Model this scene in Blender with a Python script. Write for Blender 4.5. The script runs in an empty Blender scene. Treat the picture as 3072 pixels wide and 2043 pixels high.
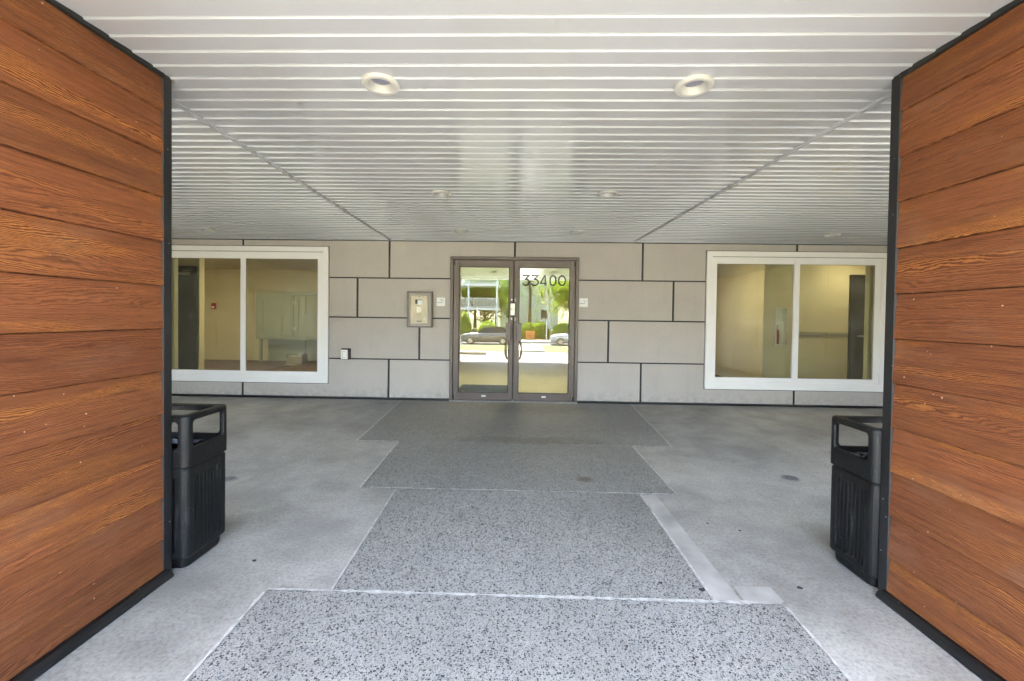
import bpy, bmesh, math, random
from mathutils import Vector, Matrix
R = math.radians
rnd = random.Random(7)
SC = bpy.context.scene
COL = SC.collection

# ------------------------------------------------------------------ camera
PITCH, YAW, ROLL = 0.01569, -0.02272, 0.01319
fw = Vector((math.sin(YAW)*math.cos(PITCH), math.cos(YAW)*math.cos(PITCH), -math.sin(PITCH)))
rt = Vector((math.cos(YAW), -math.sin(YAW), 0)); up = rt.cross(fw)
rt2 = rt*math.cos(ROLL)+up*math.sin(ROLL); up2 = -rt*math.sin(ROLL)+up*math.cos(ROLL)
cam_d = bpy.data.cameras.new('camera'); cam = bpy.data.objects.new('camera', cam_d); COL.objects.link(cam)
M4 = Matrix((rt2, up2, -fw)).transposed().to_4x4(); M4.translation = Vector((0, -6.171, 1.297))
cam.matrix_world = M4
cam_d.sensor_fit = 'HORIZONTAL'; cam_d.sensor_width = 36; cam_d.lens = 14.297
cam_d.shift_y = -0.0172; cam_d.clip_start = 0.05; cam_d.clip_end = 900
SC.camera = cam
# ------------------------------------------------------------------ sky, sun, exposure
SUN_EL, SUN_AZ = R(63), R(200)          # azimuth clockwise from +Y: from behind the camera
w = bpy.data.worlds.new('World'); SC.world = w; w.use_nodes = True
wn = w.node_tree.nodes; wl = w.node_tree.links
sky = wn.new('ShaderNodeTexSky'); sky.sky_type = 'NISHITA'; sky.sun_disc = False
sky.sun_elevation = SUN_EL; sky.sun_rotation = SUN_AZ; sky.air_density = 1.0; sky.dust_density = 1.5
wl.new(sky.outputs[0], wn['Background'].inputs[0]); wn['Background'].inputs[1].default_value = 0.15
sd = bpy.data.lights.new('sun', 'SUN'); sd.energy = 4.8; sd.angle = R(0.53); sd.color = (1, 0.955, 0.88)
so = bpy.data.objects.new('sun', sd); COL.objects.link(so)
sv = Vector((math.sin(SUN_AZ)*math.cos(SUN_EL), math.cos(SUN_AZ)*math.cos(SUN_EL), math.sin(SUN_EL)))
so.rotation_euler = sv.to_track_quat('Z', 'Y').to_euler(); so.location = (0, -20, 30)
SC.view_settings.view_transform = 'Standard'; SC.view_settings.look = 'None'
SC.view_settings.gamma = 1; SC.view_settings.use_curve_mapping = False
SC.view_settings.exposure = 3.85
SC.render.engine = 'CYCLES'
cy = SC.cycles
cy.use_denoising = True
cy.use_adaptive_sampling = True; cy.adaptive_threshold = 0.035; cy.adaptive_min_samples = 16
cy.max_bounces = 9; cy.diffuse_bounces = 6; cy.glossy_bounces = 4; cy.transmission_bounces = 2; cy.transparent_max_bounces = 14
cy.sample_clamp_indirect = 8; cy.caustics_reflective = False; cy.caustics_refractive = False

# ------------------------------------------------------------------ helpers
def srgb(r, g, b):
    f = lambda c: (c/255/12.92) if c/255 <= 0.04045 else ((c/255+0.055)/1.055)**2.4
    return (f(r), f(g), f(b), 1)

class NT:
    """small node-graph writer"""
    def __init__(s, name):
        s.m = bpy.data.materials.new(name); s.m.use_nodes = True
        s.t = s.m.node_tree; s.n = s.t.nodes; s.l = s.t.links
        s.p = s.n['Principled BSDF']; s.out = s.n['Material Output']
    def put(s, sock, v):
        if isinstance(v, bpy.types.NodeSocket): s.l.new(v, sock)
        elif v is not None: sock.default_value = v
    def coord(s, scale=(1, 1, 1), rand=0.0):
        tc = s.n.new('ShaderNodeTexCoord'); mp = s.n.new('ShaderNodeMapping')
        s.l.new(tc.outputs['Object'], mp.inputs[0]); mp.inputs['Scale'].default_value = scale
        if rand:
            oi = s.n.new('ShaderNodeObjectInfo'); cx = s.n.new('ShaderNodeCombineXYZ')
            mu = s.math('MULTIPLY', oi.outputs['Random'], rand)
            for i in range(3): s.l.new(mu, cx.inputs[i])
            s.l.new(cx.outputs[0], mp.inputs['Location'])
        return mp.outputs[0]
    def noise(s, vec, scale=5, detail=3, rough=.5, dist=0, col=False):
        n = s.n.new('ShaderNodeTexNoise'); s.put(n.inputs['Vector'], vec)
        n.inputs['Scale'].default_value = scale; n.inputs['Detail'].default_value = detail
        n.inputs['Roughness'].default_value = rough; n.inputs['Distortion'].default_value = dist
        return n.outputs['Color' if col else 'Fac']
    def voro(s, vec, scale=5, feature='F1', rnd_=1.0):
        n = s.n.new('ShaderNodeTexVoronoi'); s.put(n.inputs['Vector'], vec); n.feature = feature
        n.inputs['Scale'].default_value = scale; n.inputs['Randomness'].default_value = rnd_
        return n
    def math(s, op, a, b=0.0, c=None, clamp=False):
        n = s.n.new('ShaderNodeMath'); n.operation = op; n.use_clamp = clamp
        s.put(n.inputs[0], a); s.put(n.inputs[1], b)
        if c is not None: s.put(n.inputs[2], c)
        return n.outputs[0]
    def ramp(s, fac, stops, interp='LINEAR'):
        n = s.n.new('ShaderNodeValToRGB'); s.put(n.inputs[0], fac); cr = n.color_ramp; cr.interpolation = interp
        while len(cr.elements) < len(stops): cr.elements.new(0.5)
        for e, (p, c) in zip(cr.elements, stops):
            e.position = p; e.color = c if not isinstance(c, (int, float)) else (c, c, c, 1)
        return n.outputs[0]
    def mix(s, fac, a, b, mode='MIX'):
        n = s.n.new('ShaderNodeMix'); n.data_type = 'RGBA'; n.blend_type = mode
        s.put(n.inputs['Factor'], fac); s.put(n.inputs['A'], a); s.put(n.inputs['B'], b)
        for i in n.inputs:
            pass
        ins = [i for i in n.inputs if i.type == 'RGBA']
        s.put(ins[0], a); s.put(ins[1], b)
        return [o for o in n.outputs if o.type == 'RGBA'][0]
    def bump(s, h, strength=.3, dist=.002):
        n = s.n.new('ShaderNodeBump'); s.put(n.inputs['Height'], h)
        n.inputs['Strength'].default_value = strength; n.inputs['Distance'].default_value = dist
        s.l.new(n.outputs[0], s.p.inputs['Normal']); return n.outputs[0]
    def sep(s, vec):
        n = s.n.new('ShaderNodeSeparateXYZ'); s.put(n.inputs[0], vec); return n.outputs
    def comb(s, x, y, z):
        n = s.n.new('ShaderNodeCombineXYZ'); s.put(n.inputs[0], x); s.put(n.inputs[1], y); s.put(n.inputs[2], z); return n.outputs[0]
    def set(s, **k):
        mp = dict(color='Base Color', rough='Roughness', metal='Metallic', spec='Specular IOR Level', trans='Transmission Weight', coat='Coat Weight', coatr='Coat Roughness')
        for a, v in k.items(): s.put(s.p.inputs[mp[a]], v)
        return s.m

def simple(name, col, rough=.5, metal=0, var=.06, scale=6, bump=0, spec=.5, coat=0):
    t = NT(name); v = t.coord()
    n = t.noise(v, scale, 4)
    f = t.ramp(n, [(.3, 1-var), (.7, 1+var)])
    c = t.mix(1.0, col, f, 'MULTIPLY')
    t.set(color=c, rough=rough, metal=metal, spec=spec, coat=coat)
    if bump: t.bump(t.noise(v, scale*18, 3), bump, .001)
    return t.m

def origin(o):
    v = Vector((0, 0, 0))
    while o is not None: v = v+o.location; o = o.parent
    return v
def mesh(name, verts, faces, mat, parent=None, smooth=False):
    """one mesh object; verts in world coordinates"""
    o0 = origin(parent) if parent else Vector((0, 0, 0))
    me = bpy.data.meshes.new(name); me.from_pydata([Vector(v)-o0 for v in verts], [], faces); me.update()
    if mat: me.materials.append(mat)
    if smooth: me.polygons.foreach_set('use_smooth', [True]*len(me.polygons))
    o = bpy.data.objects.new(name, me); COL.objects.link(o); o.parent = parent
    return o
def bmobj(name, bm, mat, parent=None, smooth=False, recalc=True):
    if recalc: bmesh.ops.recalc_face_normals(bm, faces=bm.faces)
    o0 = origin(parent) if parent else Vector((0, 0, 0))
    for v in bm.verts: v.co -= o0
    me = bpy.data.meshes.new(name); bm.to_mesh(me); bm.free(); me.materials.append(mat)
    if smooth: me.polygons.foreach_set('use_smooth', [True]*len(me.polygons))
    o = bpy.data.objects.new(name, me); COL.objects.link(o); o.parent = parent
    return o
def add_box(bm, x0, x1, y0, y1, z0, z1, bev=0, seg=1):
    if x0 > x1: x0, x1 = x1, x0
    if y0 > y1: y0, y1 = y1, y0
    vs = [bm.verts.new(p) for p in ((x0,y0,z0),(x1,y0,z0),(x1,y1,z0),(x0,y1,z0),(x0,y0,z1),(x1,y0,z1),(x1,y1,z1),(x0,y1,z1))]
    fs = [bm.faces.new([vs[i] for i in q]) for q in ((0,3,2,1),(4,5,6,7),(0,1,5,4),(1,2,6,5),(2,3,7,6),(3,0,4,7))]
    if bev:
        es = list({e for f in fs for e in f.edges})
        bmesh.ops.bevel(bm, geom=es, offset=bev, segments=seg, profile=.5, affect='EDGES')
def box(name, x0, x1, y0, y1, z0, z1, mat, parent=None, bev=0, seg=1):
    bm = bmesh.new(); add_box(bm, x0, x1, y0, y1, z0, z1, bev, seg); return bmobj(name, bm, mat, parent)
def boxes(name, lst, mat, parent=None, bev=0):
    bm = bmesh.new()
    for b in lst: add_box(bm, *b, bev)
    return bmobj(name, bm, mat, parent)
def add_cyl(bm, p0, p1, r0, r1=None, n=16, caps=True):
    p0, p1 = Vector(p0), Vector(p1); r1 = r0 if r1 is None else r1
    d = (p1-p0).normalized(); a = d.orthogonal().normalized(); b = d.cross(a)
    A = [bm.verts.new(p0+(a*math.cos(2*math.pi*i/n)+b*math.sin(2*math.pi*i/n))*r0) for i in range(n)]
    B = [bm.verts.new(p1+(a*math.cos(2*math.pi*i/n)+b*math.sin(2*math.pi*i/n))*r1) for i in range(n)]
    for i in range(n): bm.faces.new((A[i], A[(i+1) % n], B[(i+1) % n], B[i]))
    if caps: bm.faces.new(A[::-1]); bm.faces.new(B)
def cyl(name, p0, p1, r0, mat, parent=None, r1=None, n=16):
    bm = bmesh.new(); add_cyl(bm, p0, p1, r0, r1, n); return bmobj(name, bm, mat, parent)
def tube(bm, pts, r, n=8):
    pts = [Vector(p) for p in pts]; rings = []
    for i, p in enumerate(pts):
        d = (pts[min(i+1, len(pts)-1)]-pts[max(i-1, 0)]).normalized()
        a = d.cross(Vector((1, .01, .02))).normalized() if abs(d.x) < .9 else d.cross(Vector((0, 1, 0))).normalized()
        b = d.cross(a); rr = r[i] if isinstance(r, (list, tuple)) else r
        rings.append([bm.verts.new(p+(a*math.cos(2*math.pi*k/n)+b*math.sin(2*math.pi*k/n))*rr) for k in range(n)])
    for A, B in zip(rings, rings[1:]):
        for k in range(n): bm.faces.new((A[k], A[(k+1) % n], B[(k+1) % n], B[k]))
    bm.faces.new(rings[0][::-1]); bm.faces.new(rings[-1])
def lathe(name, prof, centre, mat, parent=None, n=40, smooth=True):
    """prof: list of (radius, z) round a vertical axis; open surface"""
    cx, cy_, cz = centre; vs = []; fs = []
    for r, z in prof:
        for i in range(n): vs.append((cx+r*math.cos(2*math.pi*i/n), cy_+r*math.sin(2*math.pi*i/n), cz+z))
    for j in range(len(prof)-1):
        for i in range(n): fs.append((j*n+i, j*n+(i+1) % n, (j+1)*n+(i+1) % n, (j+1)*n+i))
    o = mesh(name, vs, fs, mat, parent, smooth); return o
def thing(name, loc, label=None, cat=None, group=None, kind=None):
    o = bpy.data.objects.new(name, None); COL.objects.link(o); o.location = loc; o.empty_display_size = .1
    return tag(o, label, cat, group, kind)
def tag(o, label=None, cat=None, group=None, kind=None):
    if label: o['label'] = label
    if cat: o['category'] = cat
    if group: o['group'] = group
    if kind: o['kind'] = kind
    return o
def prism(name, poly, axis, a, b, mat, parent=None):
    """extrude a 2-D polygon along x, y or z"""
    def P(u, v, t): return {'x': (t, u, v), 'y': (u, t, v), 'z': (u, v, t)}[axis]
    n = len(poly); vs = [P(u, v, a) for u, v in poly]+[P(u, v, b) for u, v in poly]
    fs = [(i, (i+1) % n, n+(i+1) % n, n+i) for i in range(n)]+[tuple(range(n))[::-1], tuple(range(n, 2*n))]
    bm = bmesh.new(); V = [bm.verts.new(v) for v in vs]
    for f in fs: bm.faces.new([V[i] for i in f])
    return bmobj(name, bm, mat, parent)

# ------------------------------------------------------------------ materials
def mat_wood():
    t = NT('stained_wood_grain_siding')
    raw = t.coord((1, 1, 1), 37.0)
    x, y, z = t.sep(raw)
    # the boards run along y; z is across the grain
    def N(ky, kz, det=3, ro=.5, off=0.0): return t.noise(t.comb(off, t.math('MULTIPLY', y, ky), t.math('MULTIPLY', z, kz)), 1.0, det, ro)
    warp = N(.7, 5.5, 2, .4); wob = N(11.0, 50.0, 3, .6, 2.0)
    ph = t.math('ADD', t.math('MULTIPLY', z, 190.0), t.math('ADD', t.math('MULTIPLY', warp, 38.0), t.math('MULTIPLY', wob, 2.4)))
    line = t.math('MULTIPLY_ADD', t.math('SINE', t.math('MULTIPLY', ph, 6.2832)), .5, .5)
    streak = N(3.0, 75.0, 5, .65, 4.0); broad = N(.9, 11.0, 3, .5, 6.0); fleck = N(16.0, 130.0, 4, .65, 8.0); fibre = N(18.0, 420.0, 2, .6, 9.0)
    base = t.ramp(streak, [(.26, srgb(84, 48, 31)), (.44, srgb(120, 71, 43)), (.58, srgb(131, 80, 48)), (.76, srgb(152, 100, 63))])
    c = t.mix(1.0, base, t.ramp(line, [(0, .70), (.4, .98), (1, 1.14)]), 'MULTIPLY')
    # cathedral bands: gold early wood with dark brown late wood
    band = t.ramp(broad, [(.54, 0), (.62, 1)])
    goldc = t.ramp(t.math('ADD', t.math('MULTIPLY', line, .5), t.math('MULTIPLY', fleck, .6)), [(.28, srgb(74, 39, 26)), (.45, srgb(120, 68, 38)), (.60, srgb(158, 99, 46)), (.85, srgb(178, 122, 64))])
    c = t.mix(t.math('MULTIPLY', band, .78), c, goldc)
    c = t.mix(1.0, c, t.ramp(fibre, [(.3, .82), (.7, 1.15)]), 'MULTIPLY')
    oi = t.n.new('ShaderNodeObjectInfo')
    c = t.mix(1.0, c, t.ramp(oi.outputs['Random'], [(0, (.70, .65, .62, 1)), (.5, (.80, .77, .73, 1)), (1, (.92, .86, .80, 1))]), 'MULTIPLY')
    hz = N(2.5, 5.0, 4, .6, 12.0)
    c = t.mix(t.ramp(hz, [(.54, 0), (.8, .26)]), c, srgb(150, 116, 94))
    sp = t.voro(raw, 15); spn = t.noise(raw, 90, 2)
    speck = t.math('LESS_THAN', t.math('ADD', sp.outputs['Distance'], t.math('MULTIPLY', spn, .11)), .096)
    c = t.mix(t.math('MULTIPLY', speck, .6), c, srgb(206, 186, 164))
    t.set(color=c, rough=t.ramp(line, [(0, .66), (1, .5)]), spec=.3)
    t.bump(t.math('ADD', t.math('MULTIPLY', line, .6), t.math('MULTIPLY', fleck, .5)), .6, .002)
    return t.m
M = {}
M['wood'] = mat_wood()

def mat_concrete():
    t = NT('broomed_concrete'); v = t.coord()
    a = t.noise(v, .9, 5, .62); b = t.noise(v, 6, 5, .6); c = t.noise(v, 70, 4, .7); d = t.noise(v, 260, 2, .6)
    broom = t.noise(t.coord((3, 60, 1)), 1.6, 3, .5)
    col = t.ramp(a, [(.28, srgb(136, 132, 124)), (.5, srgb(168, 164, 155)), (.72, srgb(184, 180, 171))])
    col = t.mix(1.0, col, t.ramp(b, [(.25, .86), (.5, 1), (.8, 1.09)]), 'MULTIPLY')
    col = t.mix(1.0, col, t.ramp(c, [(.25, .62), (.5, 1), (.8, 1.22)]), 'MULTIPLY')
    col = t.mix(1.0, col, t.ramp(broom, [(.3, .95), (.7, 1.04)]), 'MULTIPLY')
    st = t.noise(v, 1.7, 3, .5)
    col = t.mix(t.ramp(st, [(.48, 0), (.68, .55)]), col, srgb(132, 128, 122))
    pit = t.voro(v, 55, 'F1').outputs['Distance']
    col = t.mix(t.math('MULTIPLY', t.math('LESS_THAN', pit, .09), .35), col, srgb(80, 80, 82))
    t.set(color=col, rough=t.ramp(b, [(.3, .72), (.7, .9)]), spec=.3)
    t.bump(t.math('ADD', t.math('MULTIPLY', c, 1.0), t.math('MULTIPLY', d, .7)), .5, .003)
    return t.m
M['concrete'] = mat_concrete()

def mat_aggregate():
    t = NT('exposed_pebble_aggregate'); v = t.coord((1, 1, 1), 11.0)
    wv = t.n.new('ShaderNodeVectorMath'); wv.operation = 'ADD'
    wn_ = t.noise(v, 60, 2, .5, col=True)
    sc = t.n.new('ShaderNodeVectorMath'); sc.operation = 'SCALE'; t.put(sc.inputs[0], wn_); sc.inputs['Scale'].default_value = .006
    t.l.new(v, wv.inputs[0]); t.l.new(sc.outputs[0], wv.inputs[1]); vv = wv.outputs[0]
    v1 = t.voro(vv, 112); v2 = t.voro(vv, 190)
    r1, g1, b1 = t.sep(v1.outputs['Color']); r2, g2, b2 = t.sep(v2.outputs['Color'])
    m1 = t.ramp(t.math('SUBTRACT', v1.outputs['Distance'], t.math('MULTIPLY', r1, .30)), [(.21, 1), (.28, 0)])
    m2 = t.ramp(t.math('SUBTRACT', v2.outputs['Distance'], t.math('MULTIPLY', r2, .26)), [(.20, 1), (.28, 0)])
    big = t.noise(v, 1.1, 4, .6); mid = t.noise(v, 9, 4, .6); fine = t.noise(v, 300, 2)
    mortar = t.ramp(fine, [(.2, srgb(130, 127, 120)), (.6, srgb(168, 165, 157)), (.9, srgb(190, 187, 178))])
    peb = t.ramp(g1, [(0, srgb(30, 31, 33)), (.36, srgb(72, 73, 74)), (.55, srgb(128, 131, 131)), (.75, srgb(160, 158, 150)), (1, srgb(178, 174, 164))])
    peb2 = t.ramp(g2, [(0, srgb(42, 44, 46)), (.4, srgb(92, 94, 94)), (.75, srgb(150, 149, 143)), (1, srgb(176, 173, 165))])
    c = t.mix(m2, mortar, peb2); c = t.mix(m1, c, peb)
    c = t.mix(1.0, c, t.ramp(big, [(.25, .80), (.5, .98), (.75, 1.08)]), 'MULTIPLY')
    c = t.mix(1.0, c, t.ramp(mid, [(.25, .90), (.75, 1.07)]), 'MULTIPLY')
    # walked-in dirt: strongest by the door, thinning along the path
    x, y, z = t.sep(t.n.new('ShaderNodeTexCoord').outputs['Object'])
    near = t.ramp(t.math('DIVIDE', t.math('ADD', y, 5.0), 5.0), [(.25, 0), (.55, .22), (.95, .40)])
    dn = t.noise(v, 2.3, 4, .6)
    c = t.mix(t.math('MULTIPLY', near, t.ramp(dn, [(.25, .55), (.75, 1.25)])), c, srgb(142, 137, 130))
    # a long scuffed stain across the second slab's far edge, and a small brown spill
    def blob(cx, cy_, rx, ry, lo, hi):
        dx = t.math('POWER', t.math('DIVIDE', t.math('SUBTRACT', x, cx), rx), 2.0); dy = t.math('POWER', t.math('DIVIDE', t.math('SUBTRACT', y, cy_), ry), 2.0)
        q = t.math('ADD', t.math('ADD', dx, dy), t.math('MULTIPLY_ADD', t.noise(v, 7, 4, .65), 2.0, -1.0))
        return t.ramp(q, [(lo, 1), (hi, 0)])
    c = t.mix(t.math('MULTIPLY', blob(.12, -1.93, .95, .16, .1, 1.0), .38), c, srgb(92, 84, 76))
    c = t.mix(t.math('MULTIPLY', blob(.52, -2.92, .09, .075, .2, .9), .6), c, srgb(84, 74, 60))
    c = t.mix(t.math('MULTIPLY', blob(.15, -.45, 1.1, .35, .1, 1.0), .25), c, srgb(92, 84, 76))
    t.set(color=c, rough=.62, spec=.35)
    t.bump(t.math('ADD', t.math('MULTIPLY', m1, 1.0), t.math('MULTIPLY', m2, .6)), .7, .003)
    return t.m
M['aggregate'] = mat_aggregate()

M['trowel'] = simple('smooth_trowelled_concrete', srgb(170, 166, 158), .8, 0, .22, 5, .35)
M['mortar'] = simple('pale_mortar_line', srgb(186, 183, 175), .85, 0, .25, 30, .5)

def mat_panel():
    t = NT('taupe_fibre_cement_panel'); v = t.coord((1, 1, 1), 5.0)
    a = t.noise(v, 2.2, 4, .55); b = t.noise(v, 40, 3, .6); s = t.voro(v, 9).outputs['Distance']
    oi = t.n.new('ShaderNodeObjectInfo')
    c = t.ramp(a, [(.3, srgb(182, 173, 163)), (.7, srgb(189, 180, 170))])
    c = t.mix(1.0, c, t.ramp(b, [(.3, .97), (.7, 1.03)]), 'MULTIPLY')
    c = t.mix(1.0, c, t.ramp(oi.outputs['Random'], [(0, .945), (1, 1.04)]), 'MULTIPLY')
    c = t.mix(t.math('MULTIPLY', t.math('LESS_THAN', s, .035), .3), c, srgb(110, 104, 98))
    px_, py_, pz_ = t.sep(t.n.new('ShaderNodeTexCoord').outputs['Object'])
    drip = t.noise(t.comb(t.math('MULTIPLY', px_, 9.0), t.math('MULTIPLY', py_, 9.0), t.math('MULTIPLY', pz_, 1.2)), 1.0, 4, .6)
    splash = t.math('MULTIPLY', t.ramp(pz_, [(.02, .5), (.22, 0)]), t.ramp(t.noise(v, 14, 4, .65), [(.4, 0), (.7, 1)]))
    c = t.mix(t.ramp(drip, [(.55, 0), (.8, .16)]), c, srgb(140, 130, 120)); c = t.mix(splash, c, srgb(120, 112, 102))
    t.set(color=c, rough=.55, spec=.4); t.bump(b, .12, .0008)
    return t.m
M['panel'] = mat_panel()
M['joint'] = simple('dark_reveal_channel', srgb(30, 29, 28), .45, .2, .1, 8)
M['blacktrim'] = None
def mat_blacktrim():
    t = NT('black_painted_metal_trim'); v = t.coord()
    a = t.noise(v, 3, 4); sp = t.voro(v, 26).outputs['Distance']; g = t.noise(v, 2.0, 3, .6)
    c = t.ramp(a, [(.3, srgb(19, 19, 20)), (.7, srgb(29, 29, 30))])
    m = t.math('MULTIPLY', t.math('LESS_THAN', sp, .085), t.ramp(g, [(.48, 0), (.56, .75)]))
    c = t.mix(m, c, srgb(190, 190, 188))
    t.set(color=c, rough=.42, spec=.5); return t.m
M['blacktrim'] = mat_blacktrim()
def mat_soffit():
    t = NT('white_enamelled_soffit'); v = t.coord((.35, .5, 1), 9.0)
    a = t.noise(v, 1.2, 3, .5); d = t.noise(t.coord((.5, .6, 1), 3.0), 2.5, 3)
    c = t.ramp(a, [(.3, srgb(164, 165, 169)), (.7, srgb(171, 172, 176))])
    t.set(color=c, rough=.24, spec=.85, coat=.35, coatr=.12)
    return t.m
M['soffit'] = mat_soffit()
M['cream'] = simple('cream_white_paint', srgb(177, 174, 169), .4, 0, .02)
M['lens'] = simple('frosted_lamp_lens', srgb(118, 119, 138), .3, 0, .03)
M['vinyl'] = simple('white_vinyl', srgb(242, 238, 232), .38, 0, .025, 3)
M['vinylgrey'] = simple('grey_gasket', srgb(150, 146, 136), .5, 0, .05)
M['bronze'] = simple('bronze_anodised_aluminium', srgb(108, 96, 88), .38, .25, .06, 4, .05)
M['bronzedark'] = simple('dark_bronze', srgb(52, 45, 40), .45, .3, .08)
M['pull'] = simple('copper_brown_pull', srgb(150, 116, 84), .4, .4, .1)
M['steel'] = simple('brushed_steel', srgb(196, 192, 184), .3, .9, .06, 20)
M['alu'] = simple('mill_aluminium_threshold', srgb(200, 200, 196), .45, .6, .12, 25)
M['brass'] = simple('pale_brass_plate', srgb(160, 150, 128), .45, .7, .08, 7)
M['greybox'] = simple('grey_metal_box', srgb(150, 143, 136), .45, .1, .04)
M['bead'] = simple('grey_sealant_bead', srgb(62, 58, 56), .6)
M['white'] = simple('white_plastic', srgb(238, 237, 233), .4, 0, .02)
M['inkgrey'] = simple('grey_print', srgb(120, 120, 122), .6, 0, .04)
M['ink'] = simple('dark_print', srgb(44, 40, 36), .5, 0, .04)
M['black'] = simple('black_rubber', srgb(20, 20, 22), .6, 0, .1)
def mat_bin():
    t = NT('black_moulded_plastic'); v = t.coord()
    a = t.noise(v, 10, 5, .65); d = t.noise(t.coord((6, 6, 1.2)), 5, 4, .65); sp = t.voro(v, 45).outputs['Distance']
    c = t.ramp(a, [(.3, srgb(7, 7, 8)), (.7, srgb(13, 13, 14))])
    c = t.mix(t.ramp(d, [(.58, 0), (.80, .34)]), c, srgb(110, 110, 110))
    c = t.mix(t.math('MULTIPLY', t.math('LESS_THAN', sp, .07), .4), c, srgb(160, 160, 160))
    t.set(color=c, rough=t.ramp(a, [(.3, .42), (.7, .62)]), spec=.38)
    t.bump(t.noise(v, 240, 3), .25, .0008); return t.m
M['bin'] = mat_bin()
M['liner'] = simple('black_bin_liner', srgb(14, 14, 20), .25, 0, .1, 12, .4)
def mat_glass(name, f0=.05, tint=(.86, .89, .80, 1)):
    t = NT(name); t.n.remove(t.p)
    tr = t.n.new('ShaderNodeBsdfTransparent'); tr.inputs[0].default_value = tint
    gl = t.n.new('ShaderNodeBsdfGlossy'); gl.inputs['Roughness'].default_value = 0.0; gl.inputs[0].default_value = (.98, 1, .97, 1)
    lw = t.n.new('ShaderNodeLayerWeight'); lw.inputs[0].default_value = .5
    fac = t.math('MULTIPLY_ADD', t.math('POWER', lw.outputs['Facing'], 5.0), 1-f0, f0)
    mx = t.n.new('ShaderNodeMixShader')
    t.l.new(fac, mx.inputs[0]); t.l.new(tr.outputs[0], mx.inputs[1]); t.l.new(gl.outputs[0], mx.inputs[2])
    t.l.new(mx.outputs[0], t.out.inputs[0]); return t.m
M['glass'] = mat_glass('clear_window_glass', .08)
M['doorglass'] = mat_glass('reflective_door_glass', .16, (.80, .82, .74, 1))
M['beige'] = simple('beige_interior_paint', srgb(204, 191, 156), .7, 0, .03, 2)
M['ceil'] = simple('white_interior_ceiling', srgb(226, 222, 208), .8, 0, .03)
M['carpet'] = simple('reddish_brown_carpet', srgb(112, 92, 78), .95, 0, .2, 30, .5)
M['tile'] = simple('pale_olive_floor_tile', srgb(210, 206, 170), .45, 0, .07, 3)
M['darkdoor'] = simple('dark_grey_door_paint', srgb(52, 50, 46), .45, 0, .06, 3)
M['mailgreen'] = simple('grey_green_enamel', srgb(158, 164, 140), .4, .1, .04)
M['red'] = simple('red_enamel', srgb(150, 24, 20), .35, 0, .05)
M['mat'] = simple('charcoal_looped_mat', srgb(40, 42, 40), .95, 0, .35, 120, .8)
M['railgrey'] = simple('olive_grey_rail', srgb(150, 142, 116), .5)
M['paper'] = simple('loose_paper', srgb(176, 172, 158), .8, 0, .1, 20)
M['blind'] = simple('cream_blind_slat', srgb(206, 200, 170), .5, 0, .03)
M['cardboard'] = simple('pale_carton', srgb(150, 138, 116), .7, 0, .06)
def emit(name, col, st):
    t = NT(name); t.p.inputs['Base Color'].default_value = (.9, .9, .88, 1)
    t.p.inputs['Emission Color'].default_value = col; t.p.inputs['Emission Strength'].default_value = st; return t.m
M['lamp'] = emit('lit_interior_lamp', (1, .87, .64, 1), 7.5)
M['asphalt'] = simple('asphalt', srgb(92, 92, 94), .85, 0, .15, 3, .4)
M['drive'] = simple('worn_drive_asphalt', srgb(104, 103, 101), .85, 0, .2, 2, .4)
M['pavement'] = simple('pale_pavement', srgb(188, 186, 178), .85, 0, .1, 2, .3)
M['grass'] = simple('mown_grass', srgb(92, 102, 56), .9, 0, .35, 4, .8)
M['earth'] = simple('bark_mulch', srgb(120, 92, 66), .95, 0, .3, 6, .6)
M['paintwhite'] = simple('white_exterior_paint', srgb(232, 230, 224), .6, 0, .04, 1)
M['stucco'] = simple('warm_white_stucco', srgb(216, 208, 192), .8, 0, .05, 2, .3)
M['roof'] = simple('grey_roof', srgb(96, 94, 92), .9, 0, .2, 4)
M['bark'] = simple('rough_bark', srgb(98, 82, 66), .9, 0, .3, 8, .8)
M['palebark'] = simple('pale_bark', srgb(206, 200, 186), .8, 0, .2, 8, .5)
M['orange'] = simple('orange_plastic', srgb(224, 140, 80), .5, 0, .05)
M['darkglass'] = simple('dark_tinted_glass', srgb(30, 34, 38), .06, 0, .05)
M['tyre'] = simple('tyre_rubber', srgb(26, 26, 27), .8, 0, .1)
M['cargrey'] = simple('grey_car_paint', srgb(112, 110, 108), .25, .5, .03, 2, 0, .5, .6)
M['carsilver'] = simple('silver_car_paint', srgb(176, 178, 180), .25, .5, .03, 2, 0, .5, .6)
def mat_leaf(name, a, b):
    t = NT(name); oi = t.n.new('ShaderNodeNewGeometry')
    c = t.ramp(oi.outputs['Random Per Island'], [(0, a), (1, b)])
    t.set(color=c, rough=.5)
    tl = t.n.new('ShaderNodeBsdfTranslucent'); t.put(tl.inputs[0], c); mx = t.n.new('ShaderNodeMixShader'); mx.inputs[0].default_value = .45
    t.l.new(t.p.outputs[0], mx.inputs[1]); t.l.new(tl.outputs[0], mx.inputs[2]); t.l.new(mx.outputs[0], t.out.inputs[0]); return t.m
M['leafA'] = mat_leaf('mid_green_leaves', srgb(70, 104, 34), srgb(132, 158, 50))
M['leafB'] = mat_leaf('yellow_green_leaves', srgb(110, 140, 34), srgb(172, 188, 60))
M['leafC'] = mat_leaf('dark_green_leaves', srgb(48, 74, 32), srgb(92, 116, 44))

H = 2.44
# ================================================================== SETTING: ground
g = mesh('ground', [(-300, -320, -1.16), (300, -320, -1.16), (300, 200, -1.16), (-300, 200, -1.16)], [(0, 1, 2, 3)], M['grass']); tag(g, kind='structure')
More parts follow.
